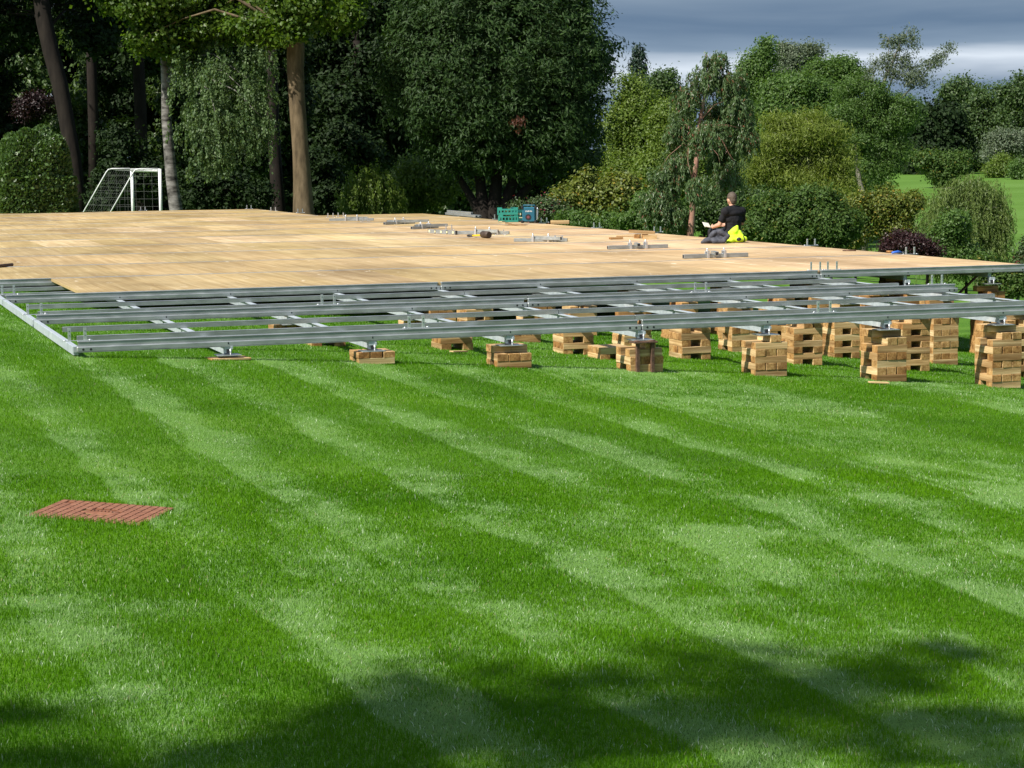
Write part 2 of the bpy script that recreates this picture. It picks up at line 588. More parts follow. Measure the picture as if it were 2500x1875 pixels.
def in_cover(x, y, m=.0):
    dx, dy = x - COV_C[0], y - COV_C[1]
    ca, sa = math.cos(COV_A), math.sin(COV_A)
    a, b = dx * ca + dy * sa, -dx * sa + dy * ca
    return (np.abs(a) < COV_W / 2 + m) & (np.abs(b) < COV_H / 2 + m)


def vnoise(x, y, s):
    """smooth value noise"""
    r = np.random.default_rng(s).random((257, 257))
    xi, yi = np.floor(x).astype(int), np.floor(y).astype(int)
    fx, fy = sm(x - xi), sm(y - yi)
    xi, yi = xi % 256, yi % 256
    return (r[yi, xi] * (1 - fx) + r[yi, xi + 1] * fx) * (1 - fy) + (r[yi + 1, xi] * (1 - fx) + r[yi + 1, xi + 1] * fx) * fy


def fbm(x, y, s):
    return (vnoise(x, y, s) + .5 * vnoise(x * 2.1, y * 2.1, s + 1) + .25 * vnoise(x * 4.3, y * 4.3, s + 2)) / 1.75


def stripe(x, y):
    """how far the mower laid the grass away from us here: 1 light stripe, 0 dark stripe"""
    u = x + .05 * (y + 3) + .10 * (fbm(x * .7 + 7, y * .7 + 3, 5) - .5) + .10 * (vnoise(x * 3, y * 3, 8) - .5)
    ph = (u / .785) % 1.
    a = np.where(ph < .05, ph / .05, (1 - .35 * ph) * (1 - sm((ph - .22) / .36)))
    # the wider passes at the right
    b = np.where(u > 4.0, sm((u - 4.0) / .1) * (1 - sm((u - 5.5) / .4)) * .8 + sm((u - 7.1) / .25) * .8, 0)
    k = sm((u - 3.95) / .1)
    s = a * (1 - k) + b * k
    p = fbm(x * 1.3, y * .9, 21)
    p2 = fbm(x * .45, y * .45, 31)
    p3 = fbm(x * 2.4 + 5, y * 2.4, 61)
    p4 = fbm(x * 5.5 + 2, y * 5.5, 71)
    near = sm((-y - 4.8) / 2.5)
    s = s * (.42 + 1.05 * sm((p - .25) / .5)) * (1 - .35 * near) + near * (.5 * sm((p3 - .47) / .2) * sm((p2 - .3) / .3)) + .30 * sm((p - .55) / .2)
    s = s * (.55 + .9 * sm((p4 - .25) / .5))
    s = np.where(y > .15, s * .25 + .1, s)
    return np.clip(s, 0, 1)


def make_grass():
    rg = np.random.default_rng(5)
    V, F, S, Cc = [], [], [], []
    base = 0
    for (y0, y1, dens, w, hmin, hmax, full) in ((-12.0, -8.6, 20000, .0021, .012, .028, True), (-8.6, -5.6, 13500, .0026, .012, .027, True),
                                                  (-5.6, -2.6, 9000, .0034, .012, .026, False), (-2.6, 1.2, 5600, .0046, .012, .026, False), (1.2, 9.5, 3200, .006, .014, .028, False)):
        # visible wedge of lawn between the photo's left and right edges, with a margin
        def xr(y):
            dl, dr = FW + RT * (-1330) / FPX, FW + RT * (1330) / FPX
            return CAM[0] + dl[0] / dl[1] * (y - CAM[1]) - .9, CAM[0] + dr[0] / dr[1] * (y - CAM[1]) + 1.0
        l0, r0 = xr(y0)
        l1, r1 = xr(y1)
        lo, hi = min(l0, l1), max(r0, r1)
        n = int((hi - lo) * (y1 - y0) * dens)
        x = rg.uniform(lo, hi, n)
        y = rg.uniform(y0, y1, n)
        l, r = xr(y)
        k = (x > l) & (x < r) & ~in_cover(x, y, -.006)
        x, y = x[k], y[k]
        n = len(x)
        s = stripe(x, y)
        z = terr(x, y)
        h = rg.uniform(hmin, hmax, n) * (.75 + .5 * fbm(x * 2.5, y * 2.5, 41))
        edge = in_cover(x, y, .045) & ~in_cover(x, y, -.01)
        h = np.where(edge, h * 1.7, h)
        # lean: light stripes lie away from the camera, dark ones stand or lean towards it
        ang = rg.normal(0, .55, n) + .25
        dirx, diry = np.sin(ang), np.cos(ang)
        lean = np.where(rg.random(n) < s, rg.uniform(.7, 1.25, n), -rg.uniform(-.2, .6, n))
        rd = rg.normal(0, .28, (n, 2))
        lx, ly = dirx * np.sin(lean) + rd[:, 0], diry * np.sin(lean) + rd[:, 1]
        lz = np.cos(lean).clip(.25)
        nn = np.sqrt(lx**2 + ly**2 + lz**2)
        lx, ly, lz = lx / nn * h, ly / nn * h, lz / nn * h
        fa = rg.uniform(-1.0, 1.0, n) - .33
        wx, wy = np.cos(fa) * w * rg.uniform(.6, 1.3, n), np.sin(fa) * w
        P = np.stack([x, y, z - .002], -1)
        Wd = np.stack([wx, wy, 0 * wx], -1) * .5
        Lm = np.stack([lx * .38, ly * .38, lz * .62], -1)
        Lt = np.stack([lx, ly, lz], -1)
        if full:
            vv = np.stack([P - Wd, P + Wd, P + Lm + Wd * .9, P + Lm - Wd * .9, P + Lt], 1)
            b = (np.arange(n) * 5 + base)[:, None]
            ff = np.concatenate([b + np.array([[0, 1, 2, 3]]), b + np.array([[3, 2, 4]])], 1)
            F.append(ff.ravel())
            S.append(np.tile([4, 3], n))
            per = 5
        else:
            vv = np.stack([P - Wd, P + Wd, P + Lt], 1)
            b = (np.arange(n) * 3 + base)[:, None]
            F.append((b + np.array([[0, 1, 2]])).ravel())
            S.append(np.full(n, 3))
            per = 3
        V.append(vv.reshape(-1, 3))
        base += n * per
        # blade colour: yellow-green young growth, light-stripe sheen painted pale on the laid blades, odd straw
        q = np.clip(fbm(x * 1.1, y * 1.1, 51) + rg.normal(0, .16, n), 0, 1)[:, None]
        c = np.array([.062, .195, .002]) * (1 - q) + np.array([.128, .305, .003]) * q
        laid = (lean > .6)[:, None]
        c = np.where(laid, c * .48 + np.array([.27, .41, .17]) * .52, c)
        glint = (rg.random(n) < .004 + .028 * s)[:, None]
        c = np.where(glint, np.array([.62, .74, .50]), c)  # sparkle painted as near-white blades, denser in the light stripes
        straw = (rg.random(n) < .010)[:, None]
        c = np.where(straw, np.array([.35, .33, .16]), c)
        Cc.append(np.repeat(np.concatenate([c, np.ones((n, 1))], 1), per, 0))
    m, t, b = pmat('grass blade', (.07, .18, .015), .5, .16)
    L = t.links.new
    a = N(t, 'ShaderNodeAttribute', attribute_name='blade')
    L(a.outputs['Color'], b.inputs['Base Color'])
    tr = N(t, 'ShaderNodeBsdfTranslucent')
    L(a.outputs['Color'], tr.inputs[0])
    mx = N(t, 'ShaderNodeMixShader', i_0=.4)
    L(b.outputs[0], mx.inputs[1])
    L(tr.outputs[0], mx.inputs[2])
    L(mx.outputs[0], t.nodes['Material Output'].inputs[0])
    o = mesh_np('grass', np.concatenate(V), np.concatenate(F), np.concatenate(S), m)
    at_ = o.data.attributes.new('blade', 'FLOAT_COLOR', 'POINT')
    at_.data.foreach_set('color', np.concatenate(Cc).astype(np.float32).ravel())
    tag(o, 'short striped lawn grass mown in light and dark bands', 'grass', kind='stuff')


make_grass()


def manhole():
    mb = MB()
    w, h = COV_W, COV_H
    mb.box((-w / 2, -h / 2, -.03), (w / 2, h / 2, .0), .003)
    nx, ny = 15, 12
    for i in range(nx):
        for j in range(ny):
            cx, cy = -w / 2 + (i + .5) * w / nx, -h / 2 + (j + .5) * h / ny
            if (cx / .12)**2 + (cy / .07)**2 < 1:
                continue
            if (i, j) in ((1, 10), (13, 1)):
                continue
            mb.box((cx - w / nx * .44, cy - h / ny * .43, .0002), (cx + w / nx * .44, cy + h / ny * .43, .007), .0015)
    mb.ball((0, 0, .001), (.105, .058, .007))
    for k in range(7):
        mb.box((-.06 + k * .018, -.006, .006), (-.05 + k * .018, .012, .011))
    for c in ((-w / 2 + .07, h / 2 - .07), (w / 2 - .07, -h / 2 + .07)):
        mb.ball((*c, .0), (.018, .012, .004))
    o = mb.build('manhole_cover', MT['clay'])
    z = float(terr(*COV_C))
    o.location = (COV_C[0], COV_C[1], z + .0)
    ax = .045
    o.rotation_euler = (0.0, math.atan(.05), COV_A)
    tag(o, 'rectangular red-brown manhole cover with raised grid, set into the lawn', 'manhole cover')


manhole()

# ------------------------------------------------------------------ the temporary floor
B, R = 1.22, 2.955
NB = 8
frame = empty('floor_frame', (0, 0, 0), 'galvanised steel grid of rails, joists and jack legs carrying the plywood floor', 'floor frame')


def rail(x0, x1, y, name='main_beam'):
    mb = MB()
    mb.box((x0, y - .034, -.046), (x1, y + .034, 0), .0075)
    mb.box((x0 + .012, y - .014, .0002), (x1 - .03, y + .014, .032), .001)
    mb.box((x0 + .006, y - .020, .0325), (x1 - .02, y - .006, .043), .005, 2)
    mb.box((x0 + .006, y + .006, .0325), (x1 - .02, y + .020, .043), .003, 2)
    mb.box((x0 + .01, y - .038, -.0465), (x1 - .01, y - .0295, -.0435), 0, 0)
    # bolt holes near each end, small slots at the bays
    for bx in (x0 + .05, x0 + .11, x1 - .11, x1 - .05):
        mb.tube([(bx, y - .0352, -.024), (bx, y - .0330, -.024)], .010, 10, 1)
    k = math.ceil((x0 + .2) / B)
    while k * B < x1 - .2:
        mb.box((k * B - .005, y - .0355, -.026), (k * B + .005, y - .0335, -.010), 0, 1)
        k += 1
    return mb.build(name, [MT['galv'], MT['bolt'], MT['alu']], frame)


rail(0, 4 * B - .003, 0)
rail(4 * B + .003, 8 * B, 0)
rail(0, 4 * B - .003, R)
rail(4 * B + .003, 8 * B + .12, R)
rail(0, 4 * B - .003, 2 * R)
rail(4 * B + .003, 8 * B - .003, 2 * R)
rail(8 * B + .003, 12.75, 2 * R)
for k in range(3, 14):
    y = k * R
    x0, x1 = (0 if k == 3 else .2 + .25 * (k - 3)), (12.75 if k < 11 else 10.05)
    rail(x0, x1, y)
# joists, two to each bay
for k in range(2):
    for j in (1, 2):
        y = k * R + j * R / 3
        for (x0, x1) in ((.13, 4 * B + .35 * (1 if j == 1 else -.1)), (0, 9.72)):
            if x0 == 0:
                x0 = 4 * B + .35 * (1 if j == 1 else -.1) + .006
            mb = MB()
            mb.box((x0, y - .024, -.0445), (x1, y - .0202, -.0062))
            mb.box((x0, y - .0245, -.006), (x1, y + .024, .0), .0045)
            mb.box((x0, y - .020, -.0445), (x1, y + .024, -.0405))
            mb.box((x0 + .0005, y + .020, -.040), (x1 - .0005, y + .024, -.005))
            mb.build('joist', MT['galv'], frame)
for j in (1, 2):
    y = 2 * R + j * R / 3
    MB().box((-.0, y - .022, -.045), (1.4, y + .022, -.002), .002).build('joist', MT['galv'], frame)


def cross_beam(x, y0, y1, white=True):
    mb = MB()
    mb.box((x - .022, y0 + .034, -.116), (x + .022, y1 - .034, -.0465), .002)
    mb.box((x - .040, y0 + .034, -.052), (x - .0225, y1 - .034, -.0468), .001)
    return mb.build('cross_beam', MT['galv_white'], frame)


for n in range(1, 9):
    for k in range(2):
        cross_beam(n * B, k * R, (k + 1) * R)
for n in range(1, 11):
    cross_beam(n * B, 2 * R, 3 * R)
for k in range(3):
    mb = MB()
    y0, y1 = k * R + .034, (k + 1) * R - .034
    L3 = (y1 - y0) / 3
    for j in range(3):
        mb.box((-.022, y0 + j * L3 + .008, -.074), (.022, y0 + (j + 1) * L3 - .008, -.004), .002)
        if j:
            mb.box((-.016, y0 + j * L3 - .007, -.072), (.016, y0 + j * L3 + .007, -.008), 0, 1)
    mb.build('end_beam', [MT['galv_white'], MT['slot']], frame)
MB().box((12.70, 2 * R + .034, -.08), (12.75, 11 * R - .034, .0), .002).build('edge_beam', MT['galv'], frame)
MB().box((10.0, 11 * R + .034, -.08), (10.05, 13.4 * R, .0), .002).build('edge_beam', MT['galv'], frame)
MB().box((.2, 13.4 * R + .002, -.08), (10.05, 13.4 * R + .05, .0), .002).build('edge_beam', MT['galv'], frame)
# bracing struts under the floor at the right
for (a, b) in (((10.3, 2 * R + .3, -.16), (11.6, 2 * R + 1.7, -.75)), ((11.5, 2 * R + .6, -.85), (12.6, 2 * R + .9, -.12))):
    MB().tube([a, b], .018, 8).build('brace', MT['rust'], frame)

# jack legs
def make_jack():
    leg = MB()
    leg.box((-.034, -.030, -.085), (.034, .030, -.0475), .002, 0)
    leg.box((-.030, -.012, -.118), (.018, .030, -.0855), .002, 0)
    leg.box((-.012, -.0315, -.117), (.014, -.0125, -.0855), 0, 1)
    leg.box((.018, -.045, -.084), (.034, -.031, -.058), .001, 0)
    o = leg.build('jack_leg', [MT['galv_white'], MT['slot']])
    st = MB().tube([(.016, -.036, -.130), (.016, -.036, -.082)], .0075, 10).build('jack_stem', MT['alu'], o)
    pl = MB().box((-.10, -.08, -.136), (.10, .08, -.1295), .001).build('jack_plate', MT['galv'], o)
    return o, st, pl


JK = make_jack()
first = [True]
jack_spots = []


def place_jack(x, y, dz=0.):
    if first[0]:
        o = JK[0]
        first[0] = False
    else:
        o = JK[0].copy()
        COL.objects.link(o)
        for c in JK[1:]:
            d = c.copy()
            COL.objects.link(d)
            d.parent = o
    o.parent = frame
    o.location = (x, y, dz)
    jack_spots.append((x, y))


# ------------------------------------------------------------------ timber blocks: every block a thing
BL, BW, BH = .31, .098, .064


def block_mesh(seed):
    rr = random.Random(seed)
    bm = bmesh.new()
    bmesh.ops.create_cube(bm, size=1.)
    for v in bm.verts:
        v.co = Vector((v.co.x * BL, v.co.y * BW, v.co.z * BH)) + Vector([rr.uniform(-.0012, .0012) for _ in range(3)])
    bmesh.ops.bevel(bm, geom=list(bm.edges), offset=.0025, segments=1, affect='EDGES')
    me = bpy.data.meshes.new('timber_block')
    bm.to_mesh(me)
    bm.free()
    me.materials.append(MT['timber'])
    return me


BMESH = [block_mesh(k) for k in range(5)]
BLOCKS = []                                            # (x, y, z centre, rz, label, group, distance)
ORD = ['bottom', 'second', 'third', 'fourth', 'fifth', 'sixth', 'seventh', 'eighth', 'ninth', 'tenth', 'eleventh', 'twelfth', 'thirteenth', 'fourteenth', 'fifteenth', 'sixteenth', 'seventeenth', 'eighteenth', 'nineteenth', 'twentieth', 'upper', 'upper', 'upper', 'upper']
NTH = {1: 'first', 2: 'second', 3: 'third', 4: 'fourth', 5: 'fifth', 6: 'sixth', 7: 'seventh', 8: 'eighth', 9: 'ninth', 10: 'tenth'}


def pile(x, y, top, rowname, nth, style=0, rz=0., taper=True):
    """criss-cross stack from the ground up to z = top"""
    rr = random.Random(int(x * 100 + y * 1000) + 3)
    z = float(terr(x, y)) - .004
    n = max(1, int(round((top - z) / BH)))
    hh = (top - z) / n
    if hh < .045 and n == 1:
        return
    grp = 'timber blocks stacked under the steel floor frame'
    for k in range(n):
        along_x = (k + style) % 2 == 0
        left = n - 1 - k
        if style == 0:
            offs = [-1, 1] if along_x else [-1, 0, 1]
        else:
            offs = [-1, 1] if not along_x else [-1, 0, 1]
        if taper and left == 0 and n > 2:
            offs = [0, 1] if n % 2 else [.4]
        elif taper and left == 1 and n > 6:
            offs = [0, 1]
        for o in offs:
            d = o * (BL - BW) / 2
            a = rz + rr.uniform(-.022, .022)
            jx, jy = rr.uniform(-.004, .004), rr.uniform(-.004, .004)
            lx, ly = (jx, d + jy) if along_x else (d + jx, jy)
            px, py = x + lx * math.cos(rz) - ly * math.sin(rz), y + lx * math.sin(rz) + ly * math.cos(rz)
            if along_x:
                side = {-1: 'near side', 0: 'middle', 1: 'far side'}.get(o, 'middle')
            else:
                side = {-1: 'left side', 0: 'middle', 1: 'right side'}.get(o, 'middle')
            lay = 'top' if left == 0 else ORD[k]
            lab = f'timber block, {side}, {lay} layer, {nth} stack from the left, {rowname}'
            BLOCKS.append((px, py, z + (k + .5) * hh, a + (0 if along_x else PI / 2), lab, grp, math.hypot(px - CAM[0], py - CAM[1]), hh / BH))


for n in range(1, 9):
    place_jack(n * B, 0, .016 if n == 1 else 0)
for n in range(2, 8):
    pile(n * B + .02, .07, -.137, 'front row', n - 1, 0, random.uniform(-.04, .04))
for n in range(2, 9):
    pile(n * B + .03, 1.72, -.118, 'second row', n - 1, 1, random.uniform(-.05, .05))
pile(4 * B + .2, 1.22, -.30, 'close behind the steel trestle', 'single', 1, .03)
for n in range(2, 9):
    place_jack(n * B, R)
    pile(n * B, R + .16, -.137, 'third row', n - 1, n % 2, random.uniform(-.05, .05))
for n in range(4, 9):
    pile(n * B, 1.5 * R + .2, -.118, 'fourth row', n - 3, 1, random.uniform(-.05, .05))
for n in range(4, 11):
    place_jack(n * B, 2 * R, -.06 if n > 8 else 0)
    pile(n * B + .03, 2 * R + .12, -.232 if n > 8 else -.137, 'under the floor edge', n - 3, 1 if n > 8 else 0, random.uniform(-.05, .05))
pile(11 * B + .2, 2.05 * R + .2, -.085, 'behind the floor edge rail', 3, 0, .05, False)
for n, s in ((8.6, 0), (9.7, 1)):
    pile(n * B, 2.6 * R, -.118, 'behind the floor edge rail', 1 if s == 0 else 2, s, random.uniform(-.05, .05))
BLOCKS.sort(key=lambda b: b[6])
rest = []
for i, (x, y, z, a, lab, grp, d, s) in enumerate(BLOCKS):
    o = bpy.data.objects.new('timber_block', BMESH[i * 7 % 5])
    o.location, o.rotation_euler = (x, y, z), (0, 0, a)
    o.scale = (1, 1, s)
    if i < 300:
        COL.objects.link(o)
        tag(o, lab, 'timber block', grp)
    else:
        rest.append((Matrix.LocRotScale(Vector((x, y, z)), Matrix.Rotation(a, 3, 'Z'), Vector((1, 1, s))), BMESH[i * 7 % 5]))
if rest:
    bm = bmesh.new()
    for mtx, me in rest:
        tmp = me.copy()
        tmp.transform(mtx)
        bm.from_mesh(tmp)
        bpy.data.meshes.remove(tmp)
    me = bpy.data.meshes.new('timber_blocks')
    bm.to_mesh(me)
    bm.free()
    me.materials.append(MT['timber'])
    o = bpy.data.objects.new('timber_blocks', me)
    COL.objects.link(o)
    tag(o, 'farther timber blocks in the stacks deep beneath the plywood floor', 'timber blocks', kind='stuff')
# steel packing box standing before the joint of the front rail
def joint_box():
    x, y = 4 * B, -.09
    z = float(terr(x, y)) - .003
    mb = MB()
    mb.box((x - .085, y - .03, z), (x - .055, y + .0, -.155), .002)
    mb.box((x + .055, y - .03, z), (x + .085, y + .0, -.155), .002)
    mb.box((x - .11, y - .045, -.1545), (x + .11, y + .10, -.1385), .002)
    mb.ball((x - .07, y - .0, -.136), (.03, .025, .008))
    mb.ball((x + .075, y - .0, -.136), (.03, .025, .008))
    tag(mb.build('steel_trestle', MT['rust']), 'rusty steel trestle with two legs before the middle front stack', 'trestle')


joint_box()


def underlay():
    x, y = B, .0
    z = float(terr(x, y))
    o = MB().box((-.17, -.09, 0), (.17, .09, .016), .002).build('packing_board', MT['timber'])
    o.location, o.rotation_euler = (x, y, z + .001), (0, .02, .12)
    tag(o, 'thin flat board on the grass under the leftmost jack plate', 'board')
    for (px, py, w, rz, lab) in ((1120, 860, .09, .4, 'small thin offcut lying on grass beside the second front stack'), (2145, 933, .09, -.2, 'pale thin offcut on grass right of the fifth front stack')):
        p = dk(px, py, -.3)
        p = dk(px, py, float(terr(p[0], p[1])) + .01)
        p = dk(px, py, float(terr(p[0], p[1])) + .01)
        o = MB().box((-w, -.03, 0), (w, .03, .012), .002).build('offcut', MT['timber'])
        o.location, o.rotation_euler = (p[0], p[1], float(terr(p[0], p[1])) + .012), (0, .06, rz)
        tag(o, lab, 'offcut')


underlay()

# ------------------------------------------------------------------ plywood floor
floor = empty('plywood_floor', (0, 2 * R, 0), 'large tan plywood floor laid in long sheets over the steel frame', 'floor')
SHEETS = []
SW = .99
for k in range(2, 14):
    y0, y1 = k * R + .019, (k + 1) * R - .019
    if k == 13:
        y1 = 13.4 * R
    x1 = 12.71 if k < 11 else 10.04
    xmin = .83 if k == 2 else .2 + .25 * (k - 3) - .6
    c = 0
    while .83 + c * SW > xmin:
        c -= 1
    while True:
        a = .83 + c * SW
        if k == 2 and c < 0:
            c += 1
            continue
        b = min(a + SW, x1)
        if a >= x1 - .05:
            break
        SHEETS.append((a + .003, b - .003, y0, y1, c, k))
        c += 1
SHEETS.sort(key=lambda s: s[2])
PALE = {(1, 6): 1, (4, 6): 1, (5, 6): 1, (6, 6): .9, (7, 6): .8, (6, 5): .7, (7, 5): .6, (9, 5): .5, (5, 8): .5, (8, 7): .6, (4, 9): .6, (6, 10): .6, (3, 8): .6, (9, 6): .6}


def sheet_tone(a, b, k, c, rr):
    x = (a + b) / 2
    new = sm(np.array((x - 5) / 7.))                      # the newer, pinker boards are at the right
    new = float(new) * float(1 - sm(np.array((k - 4) / 6.))) 
    old = np.array([.83, .79, .655]) * (1 - new) + np.array([1.12, 1.02, 1.0]) * new
    if (c, k) in PALE:
        p = PALE[(c, k)]
        old = old * (1 - p) + np.array([1.1, 1.08, 1.04]) * p
    v = rr.uniform(.91, 1.07)
    return old * v * np.array([1, rr.uniform(.98, 1.02), rr.uniform(.93, 1.05)])


rr = random.Random(4)
bmr, rest_tone = bmesh.new(), []
for i, (a, b, y0, y1, c, k) in enumerate(SHEETS):
    dz = rr.uniform(-.0012, .0008)
    mb = MB().box((a, y0, .0025), (b, y1, .0385 + dz), .0012)
    tone = sheet_tone(a, b, k, c, rr)
    if i < 100:
        o = mb.build('plywood_sheet', MT['ply'], floor)
        o.location = (0, -2 * R, 0)
        if (c, k) in PALE and PALE[(c, k)] > .85:
            o['label'] = 'paler new plywood sheet'
        ca = o.data.attributes.new('tone', 'FLOAT_COLOR', 'POINT')
        ca.data.foreach_set('color', np.tile(np.array([*tone, 1.], np.float32), len(o.data.vertices)))
    else:
        me = bpy.data.meshes.new('tmp')
        mb.bm.to_mesh(me)
        mb.bm.free()
        rest_tone.append(np.tile(np.array([*tone, 1.], np.float32), len(me.vertices)))
        bmr.from_mesh(me)
        bpy.data.meshes.remove(me)
me = bpy.data.meshes.new('plywood_sheets')
bmr.to_mesh(me)
bmr.free()
me.materials.append(MT['ply'])
ca = me.attributes.new('tone', 'FLOAT_COLOR', 'POINT')
ca.data.foreach_set('color', np.concatenate(rest_tone))
o = bpy.data.objects.new('plywood_sheets', me)
COL.objects.link(o)
o.parent = floor
o.location = (0, -2 * R, 0)
o['kind'] = 'stuff'

# ------------------------------------------------------------------ brackets standing on rails and floor edges
def bracket_mesh():
    mb = MB()
    for s in (-1, 1):
        mb.box((s * .062 - .012, -.004, .0), (s * .062 + .012, .004, .105), .001)
        mb.tube([(s * .062, -.0062, .08), (s * .062, -.0040, .08)], .004, 8, 1)
        mb.tube([(s * .062, -.0062, .045), (s * .062, -.0040, .045)], .003, 8, 1)
    mb.box((-.12, -.012, .0005), (.12, .012, .006), .001)
    mb.ball((-.1, 0, .008), (.012, .010, .006))
    mb.ball((.1, 0, .008), (.012, .010, .006))
    return mb


BR = None
bspots = []


def bracket(px, py, label, rz=0., z=.044, D=None):
    global BR
    p = dk(px, py, z)
    if BR is None:
        BR = bracket_mesh().build('upright_bracket', [MT['alu'], MT['bolt']])
        o = BR
    else:
        o = BR.copy()
        COL.objects.link(o)
    o.location, o.rotation_euler = (p[0], p[1], z), (0, 0, rz)
    tag(o, label, 'bracket', 'two-pronged steel brackets on the floor frame')


def brk_row(x, k, label, rz=0.):
    p = (x, k * R)
    global BR
    if BR is None:
        bracket(1000, 700, label)
        o = BR
    else:
        o = BR.copy()
        COL.objects.link(o)
    o.location, o.rotation_euler = (p[0], p[1], .0435), (0, 0, rz)
    tag(o, label, 'bracket', 'two-pronged steel brackets on the floor frame')


def xrow(px, py):
    return dk(px, py, .043)[0]


brk_row(xrow(183, 829), 0, 'two-pronged bracket at the left end of the front rail')
brk_row(xrow(1023, 803), 0, 'two-pronged bracket on the front rail above the third cross beam')
brk_row(xrow(2051, 769), 0, 'slotted two-pronged bracket at the right part of the front rail')
brk_row(xrow(82, 767), 1, 'two-pronged bracket at the left end of the second rail')
brk_row(xrow(811, 747), 1, 'two-pronged bracket on the second rail, left of its middle joint')
brk_row(xrow(1719, 715), 1, 'two-pronged bracket on the second rail, right of its middle joint')
brk_row(xrow(2303, 696), 1, 'two-pronged bracket standing at the right end of the second rail')
brk_row(xrow(10, 714), 2, 'two-pronged bracket at the far left of the floor edge rail')
brk_row(xrow(1998, 661), 2, 'left bracket of the close pair standing on the floor edge rail')
brk_row(xrow(2041, 660), 2, 'right bracket of the close pair standing on the floor edge rail')
for (px, py, lab) in ((1980, 599.5, 'bracket on the right floor edge, between the person and the blue tool'), (2222, 621, 'bracket on the right floor edge beside the blue tool'),
                      (1457, 556, 'bracket on the far floor edge, left of the heaped timber offcuts'), (1605, 567, 'bracket on the far floor edge between timber offcuts and jackets'),
                      (1328, 543.5, 'bracket on the far floor edge just right of the teal radio'), (1214, 535, 'bracket on the far floor edge just left of the green crates'),
                      (807, 531, 'left bracket of two close together near the far floor corner'), (832, 530, 'right bracket of two close together near the far floor corner'),
                      (892, 541, 'bracket standing on the plywood beside the leftmost tube connector'), (733, 519.5, 'bracket at the far edge below the brown maple trunk'),
                      (667, 515.5, 'bracket at the far edge left of the brown maple trunk'), (608, 510, 'bracket at the far back corner of the floor'),
                      (349, 514, 'bracket on the back floor edge inside the football goal'), (1096, 561.5, 'bracket standing behind the spirit level'), (1222, 574, 'bracket beside the tube connector behind the mallet'),
                      (1364, 590, 'bracket at the right end of the tube connector before the radio')):
    bracket(px, py, lab, random.uniform(-.2, .2), .0395)


# ------------------------------------------------------------------ loose things on the floor
def connector(px, py, label, l1, a1, l2, a2, s=1.):
    """two square tubes crossing in a clamp, lying on the plywood"""
    p = dk(px, py, .04)
    e = empty('tube_connector', (p[0], p[1], .0395), label, 'tube connector', 0, 'loose tube connectors lying on the plywood')
    t = .028

    def tube(a, l0, l1_, z, mi=0):
        mb = MB()
        mt = Matrix.Rotation(a, 4, 'Z')
        mb.box((l0, -t, z), (l1_, t, z + 2 * t), .003, 0, mt)
        for q in (l0 - .0006, l1_ - .0014):
            mb.box((q, -t * .75, z + t * .25), (q + .002, t * .75, z + 1.75 * t), 0, 1, mt)
        return mb.build('tube', [MT['galv'], MT['slot']], e)
    tube(a1, -l1 * .5, l1 * .5, .001)
    tube(a2, -l2 * .3, l2 * .7, .032)
    mb = MB()
    for s_ in (-1, 1):
        mt = Matrix.Rotation(a1, 4, 'Z') @ Matrix.Translation((s_ * .13, 0, 0))
        mb.box((-.018, -.045, .0), (.018, -.030, .10), .002, 0, mt)
        mb.box((-.018, .030, .0), (.018, .045, .10), .002, 0, mt)
        mb.box((-.018, -.0295, .0885), (.018, .0295, .0995), .002, 0, mt)
        mb.tube([mt @ Vector((0, 0, .10)), mt @ Vector((0, 0, .135))], .012, 8)
    mb.build('clamp', MT['alu'], e)
    return e


connector(858, 539, 'tube connector on the plywood farthest left, below the brown trunk', 1.0, -.35, .5, -.3)
connector(975, 547, 'tube connector with splayed arms, second from the left', .95, .55, .9, -.15)
connector(1037, 558, 'tube connector touching the spirit level', .85, .62, .7, .1)
connector(1178, 572, 'tube connector lying behind the rubber mallet', 1.0, -.55, .45, -.75)
connector(1320, 590, 'tube connector lying below the green crates, open end towards us', .9, -.5, .55, -.85)
connector(1557, 607, 'long tube connector lying below the heaped timber offcuts', 1.0, .02, .3, 1.35)
connector(1747, 629, 'long tube connector lying nearest, in front of the jackets', 1.0, .04, .3, 1.35)


